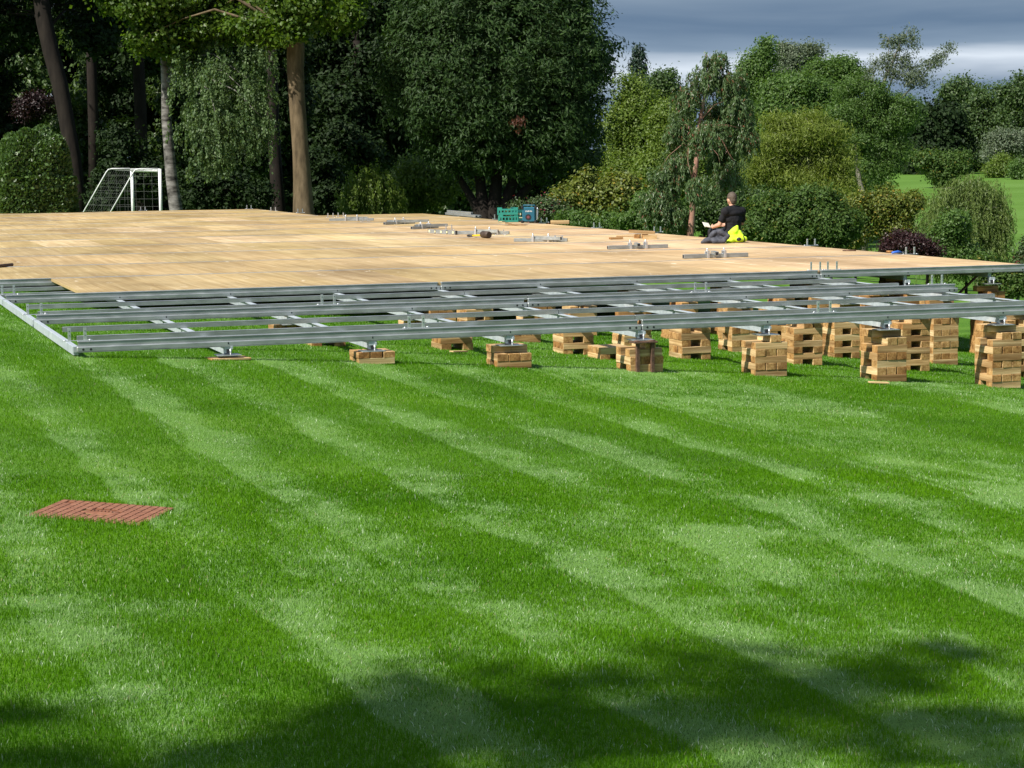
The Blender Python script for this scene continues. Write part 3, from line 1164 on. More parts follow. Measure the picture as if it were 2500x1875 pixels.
def loose():
    p, q = dk(1098, 524), dk(1172, 531)
    e = empty('steel_tubes', (p[0], p[1], .0395), 'bundle of long grey steel tubes lying at the far floor edge before the big tree', 'steel tubes')
    d = q - p
    for (o, z) in ((0, .001), (.09, .001), (.045, .058)):
        n = np.array([d[1], -d[0], 0]) / np.linalg.norm(d) * o
        a = math.atan2(d[1], d[0])
        mb = MB()
        mt = Matrix.Translation(Vector([float(x) for x in n]) + Vector((0, 0, z))) @ Matrix.Rotation(a, 4, 'Z')
        ln = float(np.linalg.norm(d[:2])) * (.8 if z > .01 else 1)
        mb.box((0, -.028, 0), (ln, .028, .055), .003, 0, mt)
        mb.box((ln - .001, -.02, .008), (ln + .0008, .02, .047), 0, 1, mt)
        mb.build('tube', [MT['galv'], MT['slot']], e)
    # spirit level
    p, q = dk(1047, 569), dk(1113, 573)
    a = math.atan2(q[1] - p[1], q[0] - p[0])
    ln = float(np.linalg.norm(q - p))
    e = empty('spirit_level', (p[0], p[1], .0395), 'grey spirit level with black ends and pale vials on the plywood', 'spirit level', a)
    mb = MB().box((0, -.015, .0), (ln, .015, .075), .002)
    mb.box((-.008, -.016, .001), (-.0005, .016, .074), .001, 1)
    mb.box((ln + .0005, -.016, .001), (ln + .03, .016, .074), .001, 1)
    for u in (.26, .70):
        mb.tube([(ln * u, -.0165, .037), (ln * u, -.0153, .037)], .036, 16, 1)
    mb.build('body', [MT['galv'], MT['black']], e)
    for u, w in ((.05, .03), (.26, .02), (.48, .03), (.70, .02), (.92, .03)):
        MB().box((ln * u - w, -.0185, .018), (ln * u + w, -.0167, .058), .001).build('vial', MT['cream'], e)
    # mallet
    p, q = dk(1142, 579), dk(1201, 582)
    a = math.atan2(q[1] - p[1], q[0] - p[0])
    e = empty('rubber_mallet', (p[0], p[1], .0395), 'brown-headed rubber mallet with a yellow and black handle on the plywood', 'mallet', a)
    ln = float(np.linalg.norm(q - p)) * .62
    h = MB().tube([(.12, 0, .03), (ln + .02, 0, .05)], [.016, .014], 10).build('handle', MT['yellow'], e)
    MB().tube([(-.01, 0, .024), (.03, 0, .026), (.16, 0, .032)], [.016, .022, .019], 10).build('grip', MT['black'], h)
    hx = ln + .1
    MB().tube([(hx - .13, .02, .062), (hx - .12, .02, .062), (hx + .12, -.02, .062), (hx + .13, -.02, .062)], [.045, .06, .06, .045], 16).build('head', MT['rubber'], e)
    # crates
    def crate(px, py, z, w, d, h, mat, label, rz, letter=False):
        p = dk(px, py, .04)
        mb = MB()
        t = .012
        for s in (-1, 1):
            # side walls with slots
            for (ax, ln_, off) in ((0, w, d), (1, d, w)):
                def bx(u0, u1, z0, z1, tk=t):
                    lo, hi = [u0, s * off / 2 - tk / 2, z0], [u1, s * off / 2 + tk / 2, z1]
                    if ax:
                        lo, hi = [lo[1], lo[0], z0], [hi[1], hi[0], z1]
                    mb.box(lo, hi, .0015)
                e_ = 0 if ax == 0 else t
                bx(-ln_ / 2 + e_, ln_ / 2 - e_, 0, h * .28)
                bx(-ln_ / 2 + e_, ln_ / 2 - e_, h * .62, h * .80)
                bx(-ln_ / 2 + e_, -ln_ * .28, h * .802, h)
                bx(ln_ * .28, ln_ / 2 - e_, h * .802, h)
                for i in range(7):
                    u = -ln_ / 2 + e_ + (ln_ - 2 * e_) * i / 6
                    u = min(max(u, -ln_ / 2 + e_ + .016), ln_ / 2 - e_ - .016)
                    bx(u - .015, u + .015, h * .282, h * .618)
        mb.box((-w / 2 + t, -d / 2 + t, .003), (w / 2 - t, d / 2 - t, .012))
        o = mb.build('plastic_crate', mat)
        o.location, o.rotation_euler = (p[0], p[1], z), (0, 0, rz)
        tag(o, label, 'crate', 'green plastic crates on the floor')
        return o
    crate(1241, 541.5, .0395, .42, .35, .155, MT['crate'], 'lower bright green slotted plastic crate left of the teal radio', -.3)
    crate(1240, 541.5, .196, .44, .36, .15, MT['crate'], 'upper bright green slotted plastic crate left of the teal radio', -.34)
    c2 = crate(1270, 539, .0395, .40, .30, .30, MT['crate_dark'], 'dark green plastic crate with pale lettering directly left of the teal radio', -.3)
    for i, (u, v, w) in enumerate(((-.06, .16, .03), (0, .15, .025), (.05, .15, .02), (.09, .15, .018), (.02, .075, .1))):
        MB().box((u - w / 2, -.1595, v - .02 if i < 4 else v - .008), (u + w / 2, -.1565, v + .02 if i < 4 else v + .008)).build('printed_mark', MT['cream'], c2)
    # radio
    p = dk(1292, 544)
    e = empty('site_radio', (p[0], p[1], .0395), 'teal job-site radio with black corner bumpers and a round speaker', 'radio', -.45)
    mb = MB().box((-.14, -.09, .02), (.14, .09, .335), .02)
    mb.build('body', MT['teal'], e)
    mb = MB()
    for sx in (-1, 1):
        for sy in (-1, 1):
            mb.box((sx * .14 - .028, sy * .09 - .025, .0), (sx * .14 + .028, sy * .09 + .025, .055), .01)
            mb.box((sx * .14 - .022, sy * .09 - .022, .3), (sx * .14 + .022, sy * .09 + .022, .36), .01)
    mb.build('bumper', MT['black'], e)
    for sy in (-.07, .07):
        MB().tube([(.165, sy, .06), (.178, sy, .09), (.178, sy, .29), (.165, sy, .32)], .010, 8).build('guard_bar', MT['alu'], e)
    MB().tube([(-.12, 0, .335), (-.12, 0, .375), (.12, 0, .375), (.12, 0, .335)], .012, 8).build('handle', MT['teal'], e)
    sp = MB().tube([(-.01, -.0905, .125), (-.01, -.096, .125)], .062, 20).build('speaker', MT['black'], e)
    MB().tube([(-.01, -.0965, .125), (-.01, -.098, .125)], .03, 16).build('cone', pmat('maroon cone', (.16, .04, .05), .5)[0], sp)
    cu = bpy.data.curves.new('lettering', 'FONT')
    cu.body = 'makita'
    cu.size = .055
    cu.extrude = .001
    cu.align_x = 'CENTER'
    cu.materials.append(MT['white'])
    tmp = bpy.data.objects.new('tmp', cu)
    COL.objects.link(tmp)
    lm = bpy.data.meshes.new_from_object(tmp.evaluated_get(bpy.context.evaluated_depsgraph_get()))
    bpy.data.objects.remove(tmp)
    lt = bpy.data.objects.new('lettering', lm)
    COL.objects.link(lt)
    lt.parent = e
    lt.location, lt.rotation_euler = (0, -.0925, .235), (PI / 2, 0, 0)
    # loose timber
    def tb(px, py, z, rz, sc, label, tilt=0.):
        p = dk(px, py, .04)
        o = bpy.data.objects.new('timber_offcut', BMESH[int(px) % 5])
        COL.objects.link(o)
        o.location, o.rotation_euler, o.scale = (p[0], p[1], z), (0, tilt, rz), sc
        tag(o, label, 'timber offcut')
    h = BH / 2
    tb(1556, 581, .04 + h, 1.1, (.8, 1, 1), 'left lower timber offcut of the heap left of the jackets')
    tb(1574, 580, .04 + h, 1.25, (.8, 1, 1), 'middle lower timber offcut of the heap left of the jackets')
    tb(1586, 583, .04 + h, -.2, (.75, 1.1, 1), 'right lower timber offcut of the heap left of the jackets')
    tb(1567, 581, .04 + BH + h + .008, -.38, (1.45, 1.1, .8), 'long pale timber offcut lying across the top of the heap', .06)
    tb(1504, 584, .04 + .018, .05, (.75, .8, .5), 'small reddish timber offcut lying flat left of the heap')
    tb(1530, 578, .04 + .010, -.7, (1.2, .8, .3), 'thin pale timber strip lying behind the offcut heap')
    tb(1367, 547, .04 + h * 1.2, -.38, (1.25, .9, 1.2), 'long pale timber offcut on edge right of the teal radio')
    # warped board
    p, q = dk(1222, 550), dk(1284, 551)
    a = math.atan2(q[1] - p[1], q[0] - p[0])
    bmv, ln = [], float(np.linalg.norm(q - p))
    mb = MB()
    for i in range(8):
        u0, u1 = ln * i / 8, ln * (i + 1) / 8
        z0 = .07 * (1 - i / 4.5)**2 if i < 5 else .012 * math.sin((i - 4) * .8)
        mb.box((u0, -.06, .004 + z0), (u1 - .0005, .06, .016 + z0))
    o = mb.build('warped_board', MT['timber'])
    o.location, o.rotation_euler = (p[0], p[1], .0395), (0, 0, a)
    tag(o, 'thin warped board with a lifted end in front of the green crates', 'board')
    # dark bar at far left
    p, q = dk(-40, 657), dk(30, 650)
    MBb = MB().tube([(p[0], p[1], .062), (q[0], q[1], .062)], .022, 10)
    tag(MBb.build('steel_bar', MT['rust']), 'dark rusty steel bar lying on the plywood at the far left', 'steel bar')
    # thin stick, tape and blue tool at the right
    p, q = dk(2057, 613), dk(2090, 613)
    tag(MB().tube([(p[0], p[1], .05), (q[0], q[1], .05)], .010, 6).build('stick', MT['rust']), 'thin brown stick on the plywood near the right edge', 'stick')
    p = dk(2172, 617)
    e = MB()
    e.tube([(p[0], p[1], .040), (p[0], p[1], .07)], .05, 18)
    tag(e.build('tape_roll', MT['timber']), 'brown tape roll lying left of the blue tool', 'tape roll')
    p = dk(2192, 620)
    e = empty('hand_tool', (p[0], p[1], .0395), 'blue-handled hand tool lying at the right floor edge by a bracket', 'hand tool', .1)
    MB().tube([(-.1, 0, .02), (.0, 0, .03), (.07, .01, .022)], [.016, .022, .012], 8).build('handle', MT['blue'], e)
    MB().tube([(.075, .01, .02), (.16, .03, .016)], [.008, .006], 8).build('shaft', MT['galv'], e)


loose()


# ------------------------------------------------------------------ football goal
def goal():
    D = 60.5
    zg = None
    a = at(390, 412, D)                                   # near post top
    b = at(322, 420, D + 2.4)                             # far post top
    g0 = float(terr(a[0], a[1]))
    H = a[2]
    e = empty('football_goal', (a[0], a[1], g0), 'white football goal with a net, seen from its side behind the floor', 'football goal')
    o0 = np.array([a[0], a[1], g0])
    A = np.array([0, 0, H - g0])
    Bp = np.array([b[0] - a[0], b[1] - a[1], H - g0])
    dn = np.array([-(Bp[1]), Bp[0], 0])
    dn = dn / np.linalg.norm(dn)
    lf = at(330, 412, D) - a
    lf[2] = 0
    # the back of the goal points to photo left
    if dn @ lf < 0:
        dn = -dn
    dn = lf / np.linalg.norm(lf)
    top = .72
    base = 1.95
    for P in (A, Bp):
        MB().tube([P * [1, 1, 0], P], .05, 14).build('post', MT['goal'], e)
        T = P + dn * top
        k1, k2 = P + dn * (top - .12), T + dn * .07 + np.array([0, 0, -.1])
        G = P * [1, 1, 0] + dn * base
        MB().tube([P + dn * .05, k1, T + dn * .0 + np.array([0, 0, -.02]), k2, G], .020, 10).build('stay', MT['goal'], e)
    MB().tube([A + np.array([0, 0, -.05]), Bp + np.array([0, 0, -.05])], .055, 14).build('crossbar', MT['goal'], e)
    mb = MB()
    def sag(p, q, s, n=6):
        return [p + (q - p) * i / n - np.array([0, 0, s * 4 * (i / n) * (1 - i / n)]) for i in range(n + 1)]
    nn = 12
    for i in range(nn + 1):
        u = i / nn
        t0 = A + (Bp - A) * u
        t1 = t0 + dn * top
        g1 = t0 * [1, 1, 0] + dn * base
        mb.tube(sag(t0 - [0, 0, .03], t1, .05), .0022, 3, cap=False)
        mb.tube(sag(t1, g1, .0) , .0022, 3, cap=False)
    for v in np.linspace(0, 1, 12):
        for (f) in (lambda u: A + (Bp - A) * u + dn * (top + (base - top) * v) + np.array([0, 0, -(H - g0) * v]),):
            mb.tube([f(0), f(.5), f(1)], .0022, 3, cap=False)
    for v in np.linspace(.1, 1, 4):
        mb.tube(sag(A + dn * top * v, Bp + dn * top * v, .04), .0022, 3, cap=False)
    # side nets
    for P in (A, Bp):
        for u in np.linspace(0, 1, 9)[1:]:
            zt = H - g0
            x_ = base * u
            h_ = zt if x_ < top else zt * (1 - (x_ - top) / (base - top))
            mb.tube([P * [1, 1, 0] + dn * x_, P * [1, 1, 0] + dn * x_ + np.array([0, 0, h_])], .0022, 3, cap=False)
        for v in np.linspace(0, 1, 10)[1:-1]:
            z = (H - g0) * v
            mb.tube([P * [1, 1, 0] + np.array([0, 0, z]), P * [1, 1, 0] + dn * (top + (base - top) * (1 - v)) + np.array([0, 0, z])], .0022, 3, cap=False)
    mb.build('net', MT['net'], e)


goal()


# ------------------------------------------------------------------ person and jackets
def capsule_cloud(segs, vox, name, mat, parent, smooth=2, disp=None):
    mb = MB()
    for s in segs:
        if len(s) == 2:
            mb.ball(s[0], s[1], sub=3)
        else:
            p, q, r0, r1 = s
            p, q = Vector(p), Vector(q)
            n = max(2, int((q - p).length / (min(r0, r1) * .45)) + 1)
            for i in range(n + 1):
                u = i / n
                mb.ball(p.lerp(q, u), r0 + (r1 - r0) * u, sub=2)
    o = mb.build(name, mat, parent)
    m = o.modifiers.new('join', 'REMESH')
    m.mode = 'VOXEL'
    m.voxel_size = vox
    m.use_smooth_shade = True
    s = o.modifiers.new('soften', 'SMOOTH')
    s.iterations = smooth
    s.factor = .5
    if disp:
        tx = bpy.data.textures.new(name + ' folds', 'CLOUDS')
        tx.noise_scale = disp[1]
        tx.noise_depth = 3
        d = o.modifiers.new('folds', 'DISPLACE')
        d.texture = tx
        d.strength = disp[0]
        d.texture_coords = 'LOCAL'
    return o


def person():
    p = dk(1797, 588)
    back = np.array([p[0] + .10, p[1] + .32, .04])
    rz = .16                                             # he faces away, a little to our left
    e = empty('person', back, 'person with short hair in a black polo shirt sitting at the floor edge, back turned', 'person', rz)
    e.scale = (.95, .95, .97)
    # local frame: +y where he faces, x to his right
    skin = [((0, .02, .11), (.16, .12, .10)), ((0, .01, .2), (0, .01, .34), .125, .135), ((0, .0, .36), (.17, .105, .09)), ((0, -.01, .46), (.175, .10, .08)),
            ((0, .01, .52), (0, .035, .60), .056, .054),                 # neck
            ((0, .045, .70), (.076, .098, .112)), ((0, .065, .645), (.056, .07, .055)), ((0, .14, .675), (.012, .02, .022)),   # head, jaw, nose
            ((-.075, .04, .675), (.012, .022, .032)), ((.075, .04, .675), (.012, .022, .032)),
            ((-.19, .0, .475), (-.255, .05, .27), .048, .041), ((-.255, .05, .27), (-.24, .28, .22), .04, .028),
            ((.19, .0, .475), (.24, .07, .28), .048, .041), ((.24, .07, .28), (.10, .29, .235), .04, .028),
            ((-.09, .05, .09), (-.13, .48, .13), .085, .06), ((.09, .05, .09), (.13, .48, .13), .085, .06),
            ((-.13, .48, .13), (-.10, .56, -.28), .058, .042), ((.13, .48, .13), (.10, .56, -.28), .058, .042)]
    for sx, hx, hz in ((-1, -.24, .22), (1, .10, .235)):
        hp = Vector((hx, .28, hz))
        skin.append((tuple(hp), tuple(hp + Vector((-sx * .035, .065, .01))), .026, .03))
        for k in range(4):
            b0 = hp + Vector((-sx * .04, .085, .01 + (k - 1.5) * .017))
            m0 = b0 + Vector((-sx * .025, .035 - abs(k - 1.5) * .003, .002))
            t0 = m0 + Vector((-sx * .03, .008, -.002))
            skin += [(tuple(b0), tuple(m0), .0095, .009), (tuple(m0), tuple(t0), .009, .008)]
        b0 = hp + Vector((-sx * .005, .03, .028))
        skin += [(tuple(b0), tuple(b0 + Vector((-sx * .03, .035, .018))), .011, .009)]
    capsule_cloud(skin, .008, 'body', MT['skin'], e)
    shirt = [((-.17, -.005, .485), (.17, -.005, .485), .088, .088), ((-.10, 0, .52), (.10, 0, .52), .07, .07), ((0, .015, .10), (.172, .135, .10)), ((0, .01, .18), (0, .005, .33), .145, .15), ((0, -.002, .36), (.185, .122, .10)), ((0, -.012, .455), (.19, .112, .075)),
             ((0, .0, .515), (0, .012, .545), .075, .066), ((-.17, -.005, .48), (-.225, .03, .345), .064, .062), ((.17, -.005, .48), (.222, .035, .35), .064, .062)]
    capsule_cloud(shirt, .010, 'polo_shirt', MT['shirt'], e, 2, (.008, .09))
    tr = [((0, .03, .085), (.18, .14, .085)), ((-.09, .05, .09), (-.13, .48, .13), .098, .074), ((.09, .05, .09), (.13, .48, .13), .098, .074),
          ((-.13, .48, .13), (-.105, .55, -.24), .07, .056), ((.13, .48, .13), (.105, .55, -.24), .07, .056)]
    capsule_cloud(tr, .012, 'trousers', MT['trouser'], e, 3, (.012, .09))
    for sx in (-1, 1):
        capsule_cloud([((sx * .10, .56, -.29), (sx * .105, .66, -.315), .048, .04), ((sx * .10, .56, -.26), (sx * .10, .56, -.29), .045, .045)], .012, 'shoe', MT['black'], e)
    hair = [((0, .035, .727), (.081, .100, .100)), ((0, .0, .68), (.066, .066, .06)), ((0, -.012, .645), (.052, .045, .035))]
    capsule_cloud(hair, .009, 'hair', MT['hair'], e, 1, (.008, .02))
    c = Matrix.Rotation(rz, 3, 'Z') @ Vector((-.29, .36, .25))
    o = MB().box((-.07, -.004, -.05), (.07, .004, .05), .001).build('newspaper', MT['paper'])
    o.location, o.rotation_euler = tuple(Vector([float(x) for x in back]) + c), (-.75, .15, rz + .2)
    tag(o, 'folded white paper held in the hands of the seated person', 'paper')


person()


def jackets():
    p = dk(1750, 594)
    e = [((0, 0, .055), (.17, .11, .06)), ((-.02, .03, .13), (.10, .08, .075)), ((-.13, -.02, .05), (.10, .08, .05)), ((.08, .03, .11), (.09, .07, .06)),
         ((-.24, -.05, .025), (-.12, -.02, .06), .028, .05), ((-.05, .0, .17), (.06, .0, .19), .04, .05), ((.05, -.02, .185), (.17, -.05, .125), .045, .035),
         ((-.10, -.04, .12), (-.03, -.03, .17), .035, .035), ((-.06, -.10, .035), (.10, -.11, .04), .035, .04), ((.1, -.08, .06), (.16, -.03, .10), .035, .035)]
    o = capsule_cloud(e, .008, 'dark_jacket', MT['charcoal'], None, 3, (.03, .13))
    o.location = (p[0], p[1], .036)
    o.rotation_euler = (0, 0, -.3)
    tag(o, 'crumpled charcoal jacket heaped on the floor behind the seated person', 'jacket')
    p = dk(1796, 592)
    root = empty('hivis_jacket', (p[0], p[1], .036), 'bright yellow-green hi-vis jacket heaped directly behind the seated person', 'jacket', -.3)
    e = [((0, 0, .06), (.13, .09, .06)), ((.09, 0, .055), (.09, .08, .05)), ((-.10, .02, .06), (.08, .07, .05)), ((-.02, .05, .13), (.09, .05, .08)),
         ((.0, .06, .18), (.03, .06, .255), .07, .03), ((-.09, .05, .16), (-.01, .06, .21), .035, .045), ((.06, .05, .16), (.10, .03, .10), .05, .045),
         ((.03, -.07, .06), (.14, -.03, .06), .052, .05), ((-.15, -.05, .03), (-.07, -.06, .045), .03, .04)]
    capsule_cloud(e, .008, 'shell', MT['hivis'], root, 3, (.022, .12))
    mb = MB()
    mb.ball((.035, -.118, .062), (.040, .012, .032), mat=Matrix.Rotation(-.15, 4, 'Z'))
    mb.build('sleeve_opening', MT['black'], root)
    MB().tube([(.125, -.085, .02), (.135, -.088, .06), (.115, -.07, .105)], [.008, .009, .008], 8).build('dark_piping', MT['shirt'], root)


jackets()


# ------------------------------------------------------------------ trees and shrubs
def crown_leaves(ells, n, ln, wd, seed, clump=None, droop=.2, strand=0., shell=.5, lobes=17):
    """leaf-sized faces in clumps through the crown's volume; ells = [(centre, radii)]"""
    r = np.random.default_rng(seed)
    vols = np.array([(e[1][0] * e[1][1] * e[1][2])**(2 / 3) for e in ells])
    out = []
    for (c, rad), w in zip(ells, vols / vols.sum()):
        c, rad = np.array(c, float), np.array(rad, float)
        k = int(n * w)
        per = 34
        m = max(6, int(k / per))
        d = r.normal(size=(m, 3))
        d /= np.linalg.norm(d, axis=1)[:, None]
        if strand or lobes == 0:
            lump = 1 + .22 * (np.sin(d[:, 0] * 5 + seed) * np.cos(d[:, 1] * 4 + seed * 2) + .6 * np.sin(d[:, 2] * 8 + seed) * np.cos(d[:, 0] * 9))
            rr_ = (1 - shell * r.random(m)**1.4) * lump
            cc = c + d * rr_[:, None] * rad
        else:
            # the crown is made of billowing lobes with gaps between them
            nl = lobes
            ld = r.normal(size=(nl, 3))
            ld /= np.linalg.norm(ld, axis=1)[:, None]
            lc = ld * r.uniform(.4, .8, nl)[:, None]
            lr = r.uniform(.32, .55, nl)
            li = r.choice(nl, m, p=lr**2 / (lr**2).sum())
            rr_ = 1 - shell * r.random(m)**1.3
            up = d.copy()
            up[:, 2] += .35
            cc = c + (lc[li] + up * (rr_ * lr[li])[:, None]) * rad
        cr = clump or float(np.mean(rad)) * .16
        cs = cr * r.uniform(.55, 1.35, m)
        idx = np.repeat(np.arange(m), per)
        off = r.normal(size=(len(idx), 3)) * cs[idx][:, None] * .55
        if strand:
            u = r.random(len(idx))
            off[:, :2] *= .28
            off[:, 2] = -u * strand * r.uniform(.5, 1.3, m)[idx]
            off[:, :2] += (d[idx, :2] * (u**.6)[:, None]) * strand * .12
        else:
            off[:, 2] *= .7
        P = cc[idx] + off
        ax = r.normal(size=(len(idx), 3)) + d[idx] * .8
        ax[:, 2] -= droop * 2.2 + (1.8 if strand else 0)
        nr = d[idx] + off / (cs[idx][:, None] + 1e-6) * (.0 if strand else .5) + r.normal(size=(len(idx), 3)) * (.9 if strand else .62)
        nr[:, 2] += .45
        out.append((P, ax, nr))
    P = np.concatenate([o[0] for o in out])
    ax = np.concatenate([o[1] for o in out])
    nr = np.concatenate([o[2] for o in out])
    nr /= np.linalg.norm(nr, axis=1)[:, None]
    if not strand:
        ax -= nr * (ax * nr).sum(1)[:, None] * .8
    ax /= np.linalg.norm(ax, axis=1)[:, None]
    k = len(P)
    t = np.cross(nr, ax)
    t /= np.linalg.norm(t, axis=1)[:, None] + 1e-9
    s = r.uniform(.6, 1.3, k)[:, None]
    nrm = np.cross(ax, t)
    h, w2 = ax * ln * .5 * s, t * wd * .5 * s
    v = np.stack([P - h, P + w2 - h * .1 + nrm * ln * .06, P + h, P - w2 - h * .1 + nrm * ln * .06], 1).reshape(-1, 3)
    return v, np.arange(4 * k), np.full(k, 4)


def px_ell(e, D, fat=.85):
    x, y, rx, ry = e[:4]
    dd = e[4] if len(e) > 4 else 0.
    c = at(x, y, D + dd)
    s = (D + dd) / FPX
    rd = (rx + ry) / 2 * s * fat
    return c, (rx * s, rd, ry * s)


TS = [100]


def tree(name, label, cat, D, trunk, ells, leaf, n, ln, wd, bark='bark_dark', group=None, limbs=True, nlimb=2, fine=1., **kw):
    """trunk = [(px, py, radius px)] from the ground up; ells = crown clumps [(px, py, rx, ry, depth offset)]"""
    TS[0] += 1
    rr = random.Random(TS[0])
    if D > 95 and trunk and cat == 'tree':
        xs_ = [e[0] for e in ells]
        ells = list(ells) + [(min(xs_) * .5 + max(xs_) * .5 + q, 408 - abs(q) * .2, 40, 34) for q in (-35, 0, 35)]
    el = [px_ell(e, D) for e in ells]
    s = D / FPX
    if trunk:
        pts = [at(p[0], p[1], D) for p in trunk]
        rad = [p[2] * s for p in trunk]
    else:
        lo = min(el, key=lambda q: q[0][2])
        c = lo[0]
        pts = [c.copy(), c + np.array([0, 0, lo[1][2] * .6])]
        rad = [max(.03, lo[1][0] * .05), max(.02, lo[1][0] * .03)]
    g = float(terr(pts[0][0], pts[0][1]))
    base = pts[0].copy()
    base[2] = g - .05
    if pts[0][2] > g:
        pts = [base] + pts
        rad = [rad[0] * 1.12] + rad
    root = empty(name, (base[0], base[1], g), label, cat, 0, group)
    o0 = np.array([base[0], base[1], g])
    mb = MB()
    # smooth the trunk path
    P = [Vector(p - o0) for p in pts]
    mb.tube(P, rad, 12)
    if limbs:
        for k, (c, r3) in enumerate(el):
            tgt = Vector(c - o0)
            ztop = P[-1].z
            if trunk and tgt.z < ztop * .42:
                continue
            zs = min(ztop, max(ztop * .68, tgt.z - .5 * abs((tgt - P[-1]).xy.length)))
            src = next((P[i].lerp(P[i + 1], (zs - P[i].z) / max(1e-6, P[i + 1].z - P[i].z)) for i in range(len(P) - 1) if P[i].z <= zs <= P[i + 1].z), P[-1])
            if (tgt - src).length < .2:
                continue
            r0 = min(.11, rad[-1] * .8)
            for q in range(nlimb):
                t2 = tgt + Vector((rr.uniform(-1, 1) * r3[0], rr.uniform(-1, 1) * r3[1], rr.uniform(-.2, .7) * r3[2])) * .75
                md = src.lerp(t2, .42) + Vector((rr.uniform(-.12, .12), rr.uniform(-.12, .12), .16)) * (t2 - src).length
                md2 = src.lerp(t2, .75) + Vector((rr.uniform(-.1, .1), rr.uniform(-.1, .1), .12)) * (t2 - src).length
                mb.tube([src, md, md2, t2], [r0 * .6, r0 * .36, r0 * .22, r0 * .08], 7)
    mb.build('trunk', MT[bark], root)
    if leaf != 'dark':
        fine = .62 if D > 70 else .78
    v, f, sz = crown_leaves([(c - o0, r3) for c, r3 in el], int(n * fine**-1.7), ln * fine, wd * fine, TS[0], **kw)
    mesh_np('crown', v, f, sz, LEAF[leaf], root)
    return root


# --- the dark wood behind the left of the floor
bw = 'woodland trees behind the floor'
tree('maple_tree', 'tall maple with a bare brown trunk and bright yellow-green leaves, left of centre', 'tree', 57,
     [(752, 565, 30), (741, 520, 26), (738, 440, 22), (734, 370, 20), (729, 300, 20), (724, 230, 20), (721, 170, 21), (722, 118, 22), (712, 50, 18), (695, -40, 15), (690, -160, 10)],
     [(420, 10, 170, 70, 1.5), (600, 30, 130, 60, 1.8), (320, -10, 110, 55, 1), (780, 0, 110, 60, 1.5), (520, -110, 300, 90, 2.2), (860, -50, 140, 80, 1.8), (370, 95, 62, 42, 1), (640, 72, 70, 36, -.6), (520, 75, 80, 40, 1.2), (440, 110, 70, 40, 1.3), (715, 68, 72, 42, -1.2), (730, 0, 100, 60, -1.4), (820, 45, 70, 40, .5)],
     'maple', 60000, .16, .14, 'bark_brown', clump=.3, nlimb=1)
tree('birch_tree', 'slender birch with mottled white bark and drooping branches beside the football goal', 'tree', 59.5,
     [(440, 570, 18), (428, 500, 16), (418, 430, 14), (412, 360, 13), (406, 290, 12), (405, 220, 11), (400, 120, 9), (398, 20, 7)],
     [(520, 160, 110, 60, -1.4), (600, 210, 90, 80, -1.8), (560, 290, 110, 80, -2.2), (495, 250, 90, 90, -2), (470, 120, 80, 50, -1), (640, 300, 55, 70, -2), (530, 370, 80, 45, -2.4), (400, 40, 70, 60, .5), (620, 130, 80, 50, -1.2)],
     'birch', 17000, .115, .075, 'bark_birch', strand=.6, clump=.24, shell=.95)
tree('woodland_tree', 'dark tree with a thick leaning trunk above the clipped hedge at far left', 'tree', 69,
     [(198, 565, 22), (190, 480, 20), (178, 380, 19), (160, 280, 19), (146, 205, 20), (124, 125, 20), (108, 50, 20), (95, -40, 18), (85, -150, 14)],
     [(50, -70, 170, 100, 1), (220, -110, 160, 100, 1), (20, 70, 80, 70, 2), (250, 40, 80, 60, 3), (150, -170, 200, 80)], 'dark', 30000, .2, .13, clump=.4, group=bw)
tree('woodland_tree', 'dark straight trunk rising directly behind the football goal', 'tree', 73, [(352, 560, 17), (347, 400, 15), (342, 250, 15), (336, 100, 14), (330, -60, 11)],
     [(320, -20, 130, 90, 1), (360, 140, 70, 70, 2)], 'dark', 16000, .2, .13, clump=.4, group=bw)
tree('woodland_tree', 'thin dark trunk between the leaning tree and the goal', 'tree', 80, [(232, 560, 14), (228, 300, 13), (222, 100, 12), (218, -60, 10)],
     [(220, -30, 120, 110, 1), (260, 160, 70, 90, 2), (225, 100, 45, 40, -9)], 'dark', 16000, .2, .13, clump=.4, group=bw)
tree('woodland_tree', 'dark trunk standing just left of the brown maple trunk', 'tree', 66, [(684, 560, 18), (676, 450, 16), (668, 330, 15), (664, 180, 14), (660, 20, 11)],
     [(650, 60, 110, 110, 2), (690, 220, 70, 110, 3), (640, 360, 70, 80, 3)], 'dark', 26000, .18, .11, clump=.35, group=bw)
tree('copper_tree', 'small copper-red leaved tree in the shade at far left', 'tree', 76, None, [(95, 255, 50, 25), (60, 270, 40, 22)], 'copper', 2600, .16, .11, clump=.3)

